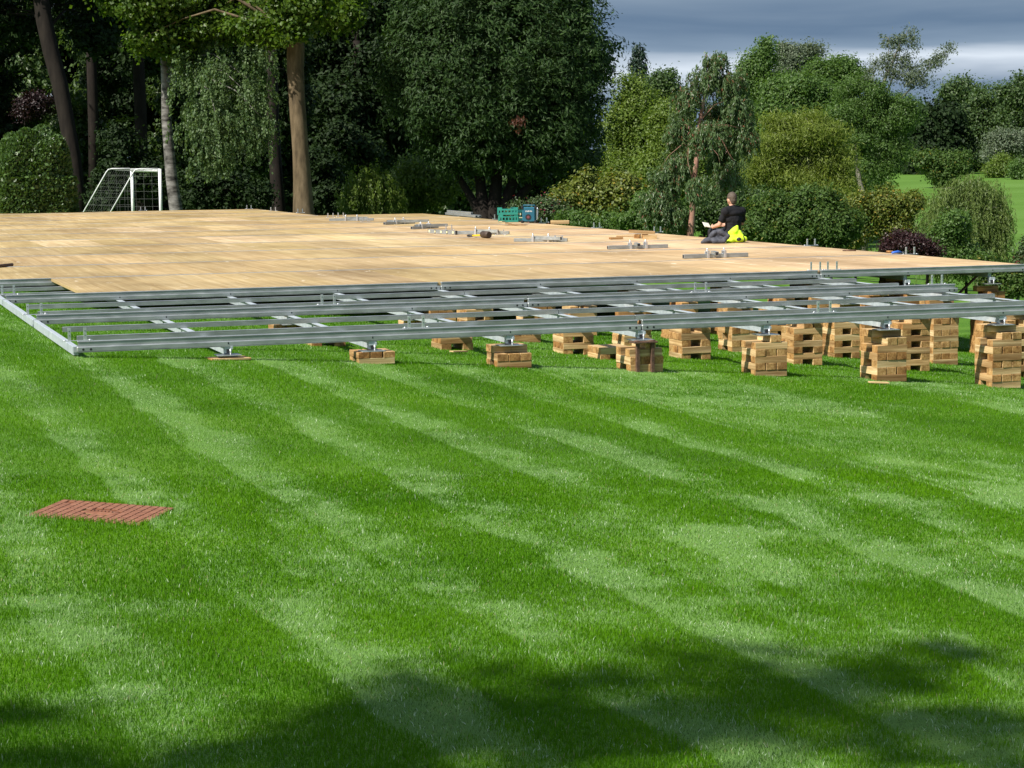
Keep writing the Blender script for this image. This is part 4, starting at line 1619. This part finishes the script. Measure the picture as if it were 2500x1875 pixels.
# --- the clipped hedge
def hedge():
    D = 55
    c = at(85, 440, D)
    s = D / FPX
    g = float(terr(c[0], c[1]))
    root = empty('hedge_bush', (c[0], c[1], g), 'large clipped dome-topped hedge bush at the left edge, sunlit on its left', 'hedge bush')
    top = at(85, 318, D)[2] - g
    w, dp = 97 * s, 80 * s
    r = np.random.default_rng(77)
    n = 42000
    d = r.normal(size=(n, 3))
    d[:, 2] = np.abs(d[:, 2])
    d /= (np.abs(d)**3.2).sum(1)[:, None]**(1 / 3.2)
    z = d[:, 2]
    rad = 1 - .14 * r.random(n)**2 + .05 * np.sin(d[:, 0] * 7) * np.cos(d[:, 2] * 6 + d[:, 1] * 5)
    low = r.random(n) < .35
    P = d * rad[:, None] * np.array([w, dp, top])
    P[low, 2] = r.random(low.sum()) * top * .6
    ax = r.normal(size=(n, 3)) + d * 1.0
    ax /= np.linalg.norm(ax, axis=1)[:, None]
    t = np.cross(ax, r.normal(size=(n, 3)))
    t /= np.linalg.norm(t, axis=1)[:, None]
    k = r.uniform(.6, 1.3, n)[:, None]
    h, w2 = ax * .055 * k, t * .036 * k
    v = np.stack([P - h, P + w2, P + h, P - w2], 1).reshape(-1, 3)
    mesh_np('crown', v, np.arange(4 * n), np.full(n, 4), LEAF['hedge'], root)
    mb = MB()
    for a in range(7):
        q = Vector((math.cos(a * .9) * w * .5, math.sin(a * .9) * dp * .5, top * .75))
        mb.tube([(q.x * .2, q.y * .2, -.05), (q.x * .6, q.y * .6, top * .35), q], [.05, .035, .015], 7)
    mb.build('trunk', MT['bark_dark'], root)


hedge()

# --- big round tree in the centre, multi-stemmed
def round_tree():
    D = 58
    stems = [[(1188, 560, 22), (1178, 500, 15), (1170, 420, 12), (1166, 330, 10), (1150, 200, 7)], [(1205, 560, 24), (1208, 490, 17), (1214, 420, 13), (1222, 330, 11), (1235, 180, 8)],
             [(1215, 560, 22), (1232, 500, 15), (1255, 440, 12), (1290, 360, 9), (1340, 240, 6)], [(1218, 560, 18), (1250, 500, 12), (1300, 445, 9), (1370, 380, 6)], [(1182, 560, 16), (1160, 500, 11), (1125, 440, 8), (1070, 350, 6)]]
    ells = [(1215, 110, 245, 210), (1130, 250, 190, 150), (1320, 250, 160, 165), (1230, 320, 200, 100), (1070, 180, 130, 180), (1385, 140, 95, 175), (1010, 140, 90, 140), (1250, -70, 210, 130), (1330, 380, 110, 60), (1120, 380, 90, 55)]
    b = at(1200, 545, D)
    g = float(terr(b[0], b[1]))
    root = empty('round_tree', (b[0], b[1], g), 'big dense rounded dark green tree with several stems behind the crates', 'tree')
    o0 = np.array([b[0], b[1], g])
    mb = MB()
    for st in stems:
        pts = [Vector(at(p[0], p[1], D + (i * .15)) - o0) for i, p in enumerate(st)]
        p0 = pts[0].copy()
        p0.z = -.05
        mb.tube([p0] + pts, [st[0][2] * D / FPX * 1.1] + [p[2] * D / FPX for p in st], 12)
    mb.build('trunk', MT['bark_dark'], root)
    v, f, sz = crown_leaves([(c - o0, r) for c, r in [px_ell(e, D) for e in ells]], 125000, .15, .05, 500, clump=.30, droop=.25, shell=.45, lobes=0)
    v2, f2, s2 = crown_leaves([(at(1268, 300, D - 3.0) - o0, (.2, .1, .4))], 260, .11, .025, 501, clump=.14, droop=1.2)
    n1 = len(sz)
    cr = mesh_np('crown', np.concatenate([v, v2]), np.concatenate([f, f2 + len(v)]), np.concatenate([sz, s2]), [LEAF['round'], leaf_mat('dead leaf', (.06, .02, .010), (.11, .036, .016), .2)], root)
    mi = np.zeros(n1 + len(s2), np.int32)
    mi[n1:] = 1
    cr.data.polygons.foreach_set('material_index', mi)


round_tree()
# middle wood between maple and round tree
tree('woodland_tree', 'dark leafy tree filling the gap between maple and round tree', 'tree', 74, [(880, 560, 16), (880, 300, 12), (870, 100, 9)],
     [(860, 260, 120, 120), (930, 180, 110, 120, 1), (820, 120, 110, 100, 1), (960, 330, 100, 100, 1), (860, 380, 110, 80, -1), (900, 40, 120, 60, 1)], 'dark', 40000, .18, .11, clump=.38, group=bw)
tree('weeping_shrub', 'pale weeping shrub in the shade right of the brown maple trunk', 'shrub', 61, None, [(905, 440, 55, 50), (870, 470, 50, 50), (940, 470, 50, 40)], 'lime', 9000, .13, .05, strand=.7, clump=.25, shell=.9)
tree('shrub', 'leafy green shrub below the left side of the round tree', 'shrub', 63, None, [(1030, 440, 80, 60), (1080, 480, 70, 50), (1000, 490, 60, 50)], 'lime', 12000, .14, .08, clump=.25)
tree('shrub', 'dark green shrub right behind the brown maple trunk', 'shrub', 66, None, [(800, 480, 60, 60), (780, 420, 50, 60), (840, 500, 50, 40)], 'dark', 9000, .14, .09, clump=.25)
tree('shrub', 'low dark shrub behind the birch trunk', 'shrub', 64, None, [(490, 470, 60, 60), (560, 480, 70, 60), (620, 490, 50, 50)], 'dark', 12000, .13, .09, clump=.25)
tree('shrub', 'dim shrub glimpsed through the football goal', 'shrub', 68, None, [(320, 450, 70, 70), (260, 470, 60, 60), (390, 440, 40, 60), (300, 350, 60, 50)], 'dark', 12000, .14, .09, clump=.28)


# a row of deep woodland behind everything on the left: copies of two trees
def woodland():
    def proto(seed, leaf, label, H, W_):
        root = empty('woodland_tree', (0, 0, 0), label, 'tree', 0, bw)
        r = random.Random(seed)
        el = []
        for k in range(11):
            z = .6 + (H - 1.2) * (k / 10)
            w = W_ * (1.0 if z < H * .6 else 1 - (z / H - .6) * 1.4)
            el.append((np.array([r.uniform(-.5, .5) * w, r.uniform(-.4, .4) * w, z]), (w * .75, w * .75, H * .12)))
        mb = MB().tube([(0, 0, -.2), (.05, 0, 2.5), (.1, .1, 6), (.05, 0, H * .8)], [.28, .23, .17, .05], 10)
        for c, r3 in el:
            mb.tube([(.05, 0, max(.6, c[2] - 1)), tuple(c), tuple(c + np.array([r.uniform(-1, 1), r.uniform(-1, 1), .5]))], [.08, .05, .02], 6)
        mb.build('trunk', MT['bark_dark'], root)
        v, f, sz = crown_leaves(el, 42000, .24, .15, seed, clump=.45, shell=.75)
        mesh_np('crown', v, f, sz, LEAF[leaf], root)
        return root
    a = proto(901, 'dark', 'dark woodland tree deep behind the leaning trunk', 13, 3.0)
    b = proto(902, 'deep', 'dark woodland tree deep behind the birch', 12, 3.2)
    spots = [(a, -60, 84, 'dark woodland tree deep behind the hedge bush, cut by the left edge'), (b, 60, 92, 'dark woodland tree deep behind the hedge bush'), (a, 190, 95, 'dark woodland tree deep behind the leaning trunk'),
             (b, 290, 90, 'dark woodland tree deep behind the football goal'), (a, 400, 88, 'dark woodland tree deep behind the birch trunk'), (b, 500, 86, 'dark woodland tree deep behind the birch leaves'),
             (a, 600, 84, 'dark woodland tree deep left of the maple trunk'), (b, 700, 88, 'dark woodland tree deep behind the maple trunk'), (a, 800, 86, 'dark woodland tree deep right of the maple trunk'),
             (b, 900, 90, 'dark woodland tree deep left of the round tree'), (a, 1010, 84, 'dark woodland tree deep behind the left of the round tree'), (b, 1130, 86, 'dark woodland tree deep behind the stems of the round tree'),
             (a, 1260, 90, 'dark woodland tree deep behind the middle of the round tree'), (b, 1390, 92, 'dark woodland tree deep behind the right of the round tree'),
             (b, -260, 78, 'unseen dark woodland tree beyond the left edge, added for shade'), (a, -420, 70, 'unseen dark woodland tree far beyond the left edge, added for shade')]  # two unseen trees added out of frame to shade the wood
    used = set()
    for k, (pr, px, D, lab) in enumerate(spots):
        o = pr if id(pr) not in used else copy_tree(pr)
        used.add(id(pr))
        p = at(px, 400, D)
        o.location = (p[0], p[1], float(terr(p[0], p[1])) - .05)
        o.rotation_euler = (0, 0, k * 1.7)
        s = 1 + .12 * math.sin(k * 2.3)
        o.scale = (s, s, s)
        o['label'] = lab


woodland()

# --- the garden and the valley at the right
tree('shrub', 'yellow-tinted leafy shrub below the right side of the round tree', 'shrub', 56, None, [(1450, 470, 75, 45), (1400, 490, 60, 45), (1510, 470, 60, 50), (1470, 520, 100, 45), (1540, 500, 45, 50)], 'yellowish', 20000, .13, .08, clump=.22)
tree('flowering_shrub', 'dark shrub with a few crimson flowers behind the teal radio', 'shrub', 54.5, None, [(1330, 520, 50, 35), (1280, 525, 40, 30), (1380, 530, 40, 30)], 'flower', 9000, .10, .06, clump=.18)
tree('shrub', 'grey-green shrub left of the gum tree trunk', 'shrub', 52, None, [(1590, 520, 50, 45), (1640, 530, 50, 45), (1545, 545, 50, 30)], 'mid', 12000, .10, .06, clump=.18)
tree('shrub', 'bright green low shrub left of the heaped timber offcuts', 'shrub', 53, None, [(1440, 545, 60, 22), (1500, 552, 60, 25), (1395, 540, 40, 20)], 'mid', 8000, .10, .06, clump=.18)
tree('lime_tree', 'bright green tree peeping out right of the round tree', 'tree', 84, [(1560, 560, 10), (1558, 420, 8), (1556, 300, 6)], [(1545, 250, 50, 60), (1580, 320, 70, 80), (1530, 350, 70, 90), (1600, 400, 70, 70), (1540, 430, 80, 60)], 'lime', 26000, .18, .12, 'bark_grey', clump=.4)
tree('lime_tree', 'light green tree directly behind the gum tree', 'tree', 78, [(1650, 560, 10), (1650, 420, 8), (1648, 340, 6)], [(1640, 310, 55, 60), (1660, 380, 70, 70), (1620, 430, 70, 60), (1690, 440, 60, 60)], 'lime', 22000, .18, .12, 'bark_grey', clump=.4)


def conifer():
    D = 128
    b, t = at(1561, 330, D), at(1558, 122, D)
    g = float(terr(b[0], b[1]))
    root = empty('conifer_tree', (b[0], b[1], g), 'dark pointed conifer standing against the sky right of the round tree', 'tree')
    H = t[2] - g
    el = []
    for k in range(16):
        u = k / 15
        w = (.2 + 1.0 * (1 - u)**.65) * 44 * D / FPX
        el.append((np.array([math.sin(k * 2.1) * w * .12, 0, H * (.25 + .74 * u)]), (w, w, H * .045)))
    MB().tube([(0, 0, -.1), (0, 0, H * .95)], [.25, .03], 8).build('trunk', MT['bark_dark'], root)
    v, f, sz = crown_leaves(el, 20000, .30, .10, 333, clump=.35, droop=.1, shell=.8, lobes=0)
    mesh_np('crown', v, f, sz, LEAF['conifer'], root)


conifer()
tree('distant_tree', 'dark bushy tree between the conifer and the gum tree', 'tree', 118, [(1630, 400, 9), (1630, 290, 6)], [(1625, 215, 50, 40), (1600, 260, 50, 40), (1650, 270, 55, 50), (1620, 320, 70, 50)], 'deep', 14000, .26, .18, clump=.55)
tree('gum_tree', 'tall gum tree with reddish trunk and grey-green hanging leaves left of the person', 'tree', 50,
     [(1684, 590, 9), (1690, 520, 7.5), (1695, 440, 6.5), (1703, 370, 6), (1708, 300, 5), (1719, 240, 4), (1730, 170, 3)],
     [(1745, 145, 36, 26), (1725, 190, 50, 32), (1785, 195, 45, 35), (1680, 235, 45, 30), (1800, 260, 45, 40), (1750, 270, 40, 40, .8), (1660, 310, 42, 36), (1815, 330, 40, 36), (1765, 370, 45, 36, .8), (1660, 390, 42, 36), (1630, 430, 50, 45), (1780, 420, 40, 36), (1610, 490, 50, 45), (1650, 520, 40, 30), (1715, 330, 36, 30, -1), (1700, 450, 30, 26, -1), (1745, 320, 40, 36)],
     'euca', 36000, .13, .035, 'bark_red', strand=.35, clump=.22, shell=.8)
tree('shrub', 'dark shrub behind the person and below the gum tree', 'shrub', 55, None, [(1770, 500, 60, 60), (1830, 500, 60, 55), (1720, 530, 50, 40)], 'deep', 13000, .12, .07, clump=.22)
tree('willow_tree', 'large feathery yellow-green willow behind the person', 'tree', 60, [(1960, 560, 9), (1965, 470, 7), (1975, 400, 5)],
     [(1945, 330, 75, 45), (1885, 375, 60, 50), (2010, 345, 65, 50), (1950, 390, 105, 55), (2050, 400, 50, 55), (1870, 430, 55, 55), (1930, 450, 80, 50), (2010, 460, 75, 50), (1960, 510, 110, 45), (2060, 470, 40, 50), (1900, 300, 30, 26), (1975, 300, 34, 24), (2045, 330, 28, 28)], 'willow', 46000, .17, .035, 'bark_grey', clump=.34, droop=-.55, shell=.8, lobes=9)
tree('tall_tree', 'tall mid-green tree with a pointed tip against the sky', 'tree', 98, [(1850, 480, 10), (1852, 300, 7), (1865, 180, 4)], [(1872, 112, 14, 24), (1862, 150, 30, 30), (1850, 190, 55, 45), (1830, 240, 65, 50), (1890, 230, 60, 60), (1850, 300, 80, 60)], 'mid', 24000, .22, .13, 'bark_grey', clump=.42)
tree('grey_tree', 'grey-green airy tree against the sky, right of the pointed tree', 'tree', 112, [(1940, 400, 9), (1942, 200, 6)], [(1925, 140, 42, 35), (1960, 150, 45, 35), (1910, 180, 50, 40), (1975, 190, 60, 40), (1985, 130, 30, 22)], 'grey', 15000, .24, .12, 'bark_grey', clump=.42, shell=.8)
tree('valley_tree', 'full green tree above the yellow-green willow', 'tree', 88, [(1930, 480, 10), (1930, 320, 6)], [(1900, 240, 60, 45), (1960, 240, 60, 55), (1930, 290, 90, 50), (1870, 310, 60, 45), (2000, 270, 60, 60)], 'mid', 24000, .2, .13, clump=.4)
tree('valley_tree', 'light tipped tree with a ragged top right of the grey airy tree', 'tree', 92, [(2040, 480, 9), (2042, 300, 6)], [(2010, 190, 45, 40), (2060, 170, 40, 30), (2080, 200, 35, 40), (2030, 240, 70, 45), (2050, 290, 60, 50)], 'mid', 20000, .2, .12, clump=.4)
tree('tall_airy_tree', 'olive-green tree with long bare-stemmed sprays reaching into the sky', 'tree', 72,
     [(2112, 520, 8), (2108, 480, 7), (2096, 430, 6), (2088, 370, 5.5), (2105, 300, 5), (2140, 240, 4), (2180, 150, 3), (2200, 100, 1.5)],
     [(2110, 230, 70, 50), (2170, 260, 75, 50), (2080, 280, 65, 50), (2140, 310, 90, 45), (2210, 290, 55, 45), (2100, 350, 60, 40), (2180, 370, 50, 35), (2150, 410, 50, 40)], 'mid', 27000, .15, .06, 'bark_grey', clump=.26, shell=.8)


def sprays():
    D = 72
    b = at(2150, 260, D)
    par = bpy.data.objects.get('tall_airy_tree')
    o0 = np.array(par.location)
    mb = MB()
    el = []
    for path, e in (([(2150, 260), (2180, 190), (2195, 130), (2215, 75)], [(2180, 125, 24, 24), (2215, 88, 22, 22), (2203, 155, 26, 24), (2232, 110, 18, 20), (2178, 175, 26, 26), (2210, 185, 30, 26), (2190, 100, 16, 18)]),
                    ([(2170, 270), (2240, 200), (2270, 160), (2320, 120)], [(2245, 170, 22, 22), (2285, 148, 22, 18), (2318, 121, 18, 12), (2262, 198, 22, 18), (2230, 205, 26, 24), (2300, 135, 16, 16), (2270, 160, 18, 18)]),
                    ([(2150, 270), (2160, 200), (2170, 140), (2168, 90)], [(2165, 100, 16, 20), (2160, 150, 22, 20)]), ([(2110, 260), (2125, 200), (2140, 165)], [(2140, 165, 24, 22), (2120, 200, 26, 20)])):
        pts = [Vector(at(x, y, D) - o0) for x, y in path]
        mb.tube(pts, [.035, .025, .016, .008][:len(pts)], 6)
        el += [px_ell(q, D) for q in e]
    mb.build('branch', MT['bark_grey'], par)
    v, f, sz = crown_leaves([(c - o0, r) for c, r in el], 7000, .12, .035, 612, clump=.24, shell=.95, lobes=7)
    mesh_np('spray', v, f, sz, LEAF['grey'], par)


sprays()
tree('dark_tree', 'dark tree closing the view beyond the olive-green tree and left of the fairway', 'tree', 250, [(2230, 440, 9), (2230, 340, 6)], [(2210, 330, 60, 60), (2170, 370, 60, 50), (2250, 320, 60, 60), (2240, 380, 60, 50), (2120, 340, 60, 60), (2060, 330, 60, 60)], 'deep', 24000, 0.525, 0.350, clump=0.88, lobes=0)
tree('dark_tree', 'very dark dense tree at the left end of the fairway', 'tree', 235, [(2290, 440, 9), (2290, 340, 6)], [(2260, 300, 50, 50), (2310, 300, 50, 60), (2290, 360, 75, 60), (2250, 380, 50, 45), (2330, 370, 45, 50)], 'dark', 24000, 0.484, 0.308, clump=0.92, lobes=0)
tree('distant_tree', 'rounded far tree against the sky behind the fairway', 'tree', 265, [(2350, 420, 6), (2350, 300, 4)], [(2345, 225, 45, 32), (2370, 250, 40, 40), (2330, 270, 40, 45), (2355, 310, 60, 40)], 'deep', 13000, 0.576, 0.384, clump=1.12)
tree('distant_tree', 'broad green tree behind the fairway with its foot in shadow', 'tree', 248, [(2400, 425, 8), (2400, 330, 5)], [(2410, 270, 55, 45), (2370, 320, 45, 50), (2430, 320, 60, 50), (2395, 370, 60, 40)], 'deep', 17000, 0.532, 0.342, clump=1.04)
tree('distant_tree', 'dark green tree at the right edge against the sky', 'tree', 242, [(2490, 430, 8), (2490, 320, 5)], [(2470, 240, 45, 40), (2510, 230, 40, 60), (2490, 300, 60, 50), (2520, 350, 50, 50)], 'deep', 16000, 0.532, 0.342, clump=1.04)
tree('grey_shrub', 'silvery grey-green shrub behind the fairway at the right edge', 'shrub', 228, None, [(2450, 345, 40, 24), (2485, 350, 35, 28), (2440, 375, 40, 22)], 'grey', 9000, 0.440, 0.220, clump=0.80)
tree('fairway_bush', 'light green bush at the top edge of the fairway', 'bush', 215, None, [(2445, 405, 27, 22), (2430, 420, 22, 15)], 'lime', 5000, 0.378, 0.210, clump=0.63)
tree('fairway_bush', 'green bush at the right edge of the fairway', 'bush', 208, None, [(2490, 415, 20, 22), (2505, 430, 22, 22)], 'mid', 5000, 0.378, 0.210, clump=0.63)
tree('small_tree', 'small dark green tree standing in front of the fairway', 'tree', 186, [(2305, 500, 5), (2305, 440, 4), (2303, 400, 3)], [(2300, 398, 30, 18), (2320, 418, 30, 18), (2285, 425, 28, 16), (2305, 446, 36, 18)], 'laurel', 7000, 0.357, 0.210, clump=0.55)
tree('weeping_willow', 'small weeping willow with hanging pale strands at the right', 'tree', 48, [(2390, 690, 9), (2386, 600, 8), (2378, 500, 6), (2370, 440, 4)],
     [(2370, 445, 55, 28), (2320, 470, 50, 32), (2420, 465, 45, 32), (2290, 520, 45, 45), (2440, 520, 32, 45), (2370, 530, 70, 50), (2330, 570, 60, 45), (2420, 580, 45, 50), (2290, 590, 45, 40)], 'weep', 40000, .12, .025, 'bark_grey', strand=.8, clump=.18, shell=.9)
tree('shrub', 'dark green leafy shrub right of the person', 'shrub', 46, None, [(1880, 520, 50, 45), (1940, 525, 55, 45), (2010, 520, 55, 50), (2070, 545, 55, 45), (1930, 570, 80, 40), (2030, 580, 70, 40), (1860, 560, 50, 40), (1985, 490, 34, 30), (1905, 485, 28, 24)], 'laurel', 30000, .12, .05, clump=.2, lobes=9)
tree('shrub', 'olive shrub with yellow leaves above the purple bush', 'shrub', 50, None, [(2100, 520, 45, 45), (2150, 505, 50, 42), (2090, 570, 50, 40), (2200, 515, 45, 38), (2235, 500, 28, 28), (2180, 560, 60, 36)], 'yellowish', 18000, .10, .05, clump=.2)
tree('purple_bush', 'dark purple-leaved bush at the right floor edge', 'bush', 42, None, [(2195, 590, 34, 26), (2235, 600, 40, 28), (2265, 620, 34, 22), (2165, 606, 26, 22)], 'purple', 7000, .06, .04, clump=.14)
tree('shrub', 'green scrub between the purple bush and weeping willow', 'shrub', 44, None, [(2300, 620, 50, 38), (2360, 640, 60, 40), (2320, 570, 45, 45)], 'mid', 14000, .09, .05, clump=.18)
tree('shrub', 'dark twiggy shrub at the right edge beyond the floor', 'shrub', 40, None, [(2492, 650, 24, 35), (2485, 680, 40, 40), (2520, 620, 22, 40)], 'flower', 9000, .08, .045, clump=.15)
tree('shrub', 'green bush seen beneath the right floor edge', 'shrub', 39, None, [(2456, 705, 30, 34), (2420, 670, 40, 40), (2500, 690, 30, 40)], 'laurel', 8000, .08, .05, clump=.15)
tree('valley_tree', 'mid-green tree filling the gap behind the laurel and willow', 'tree', 74, [(1830, 560, 9), (1830, 420, 6)], [(1820, 400, 60, 50), (1840, 460, 60, 50), (1800, 350, 50, 50), (2060, 470, 50, 60), (2090, 450, 30, 30)], 'mid', 16000, .16, .1, clump=.32)


# --- the wooded bank that closes the view behind the valley: copies of two trees
def bank():
    grp = 'trees of the wooded bank at the right'

    def proto(seed, leaf, W_, H):
        root = empty('bank_tree', (0, 0, 0), 'tree of the wooded bank', 'tree', 0, grp)
        r = random.Random(seed)
        el = []
        for k in range(12):
            z = .5 + (H - 1.3) * (k / 11)
            w = W_ * (1.0 if z < H * .55 else 1 - (z / H - .55) * 1.5)
            el.append((np.array([r.uniform(-.55, .55) * w, r.uniform(-.4, .4) * w, z]), (w * .7, w * .7, H * .11)))
        mb = MB().tube([(0, 0, -.3), (.05, 0, 2.5), (.1, .1, H * .6), (.05, 0, H * .85)], [.2, .16, .11, .03], 8)
        for c, r3 in el[3:]:
            mb.tube([(.05, 0, max(.6, c[2] - 1)), tuple(c), tuple(c + np.array([r.uniform(-1, 1), r.uniform(-1, 1), .5]))], [.06, .04, .015], 5)
        mb.build('trunk', MT['bark_grey'], root)
        v, f, sz = crown_leaves(el, 46000, .17, .11, seed, clump=.36, shell=.7, lobes=11)
        mesh_np('crown', v, f, sz, LEAF[leaf], root)
        return root
    a, b = proto(951, 'mid', 2.6, 6.6), proto(952, 'deep', 2.8, 6.2)
    used = set()
    for k, (pr, px, D, sc, lab) in enumerate(((b, 1500, 104, .95, 'bank tree behind the lime green tree, left of the conifer foot'), (a, 1575, 98, .92, 'bank tree below the conifer'), (b, 1660, 106, .95, 'bank tree behind the upper gum tree'),
                                       (a, 1740, 100, 1.0, 'bank tree just right of the gum tree top'), (b, 1815, 96, .98, 'bank tree behind the left shoulder of the yellow-green willow'), (a, 1900, 102, .98, 'bank tree directly above the yellow-green willow'),
                                       (b, 1975, 96, .95, 'bank tree behind the right half of the yellow-green willow'), (a, 2035, 104, 1.0, 'bank tree between the willow and the olive-green tree'))):
        o = pr if id(pr) not in used else copy_tree(pr)
        used.add(id(pr))
        p = at(px, 400, D)
        o.location = (p[0], p[1], float(terr(p[0], p[1])) - .05)
        o.rotation_euler = (0, 0, k * 2.1)
        o.scale = (sc, sc, sc)
        o['label'] = lab


bank()


# --- a tree behind and to the left of the camera, whose shade falls over the near lawn
def shade_tree():
    root = empty('garden_tree', (-12.3, -15.8, float(terr(-12.3, -15.8))), 'broad leafy garden tree beside the lawn, casting shade over the near grass', 'tree')
    r = random.Random(3)
    el = [(np.array([r.uniform(-2.4, 5.2), r.uniform(-4.0, 2.5), r.uniform(9.0, 12.5)]), (r.uniform(.5, 1.0), r.uniform(.35, .7), r.uniform(.3, .5))) for k in range(62)]
    mb = MB().tube([(0, 0, -.1), (.1, 0, 4), (.2, 0, 8), (.1, 0, 11)], [.4, .32, .22, .08], 12)
    for c, q in el:
        mb.tube([(.15, 0, max(3.5, c[2] - 2.5)), tuple(c * [.5, .5, 1] - [0, 0, .6]), tuple(c)], [.10, .06, .02], 7)
    mb.build('trunk', MT['bark_brown'], root)
    v, f, sz = crown_leaves(el, 17000, .14, .10, 71, clump=.26, shell=.9, lobes=0)
    mesh_np('crown', v, f, sz, LEAF['mid'], root)


shade_tree()
SC.cycles.max_bounces = 6
SC.cycles.transparent_max_bounces = 4
SC.cycles.use_adaptive_sampling = True
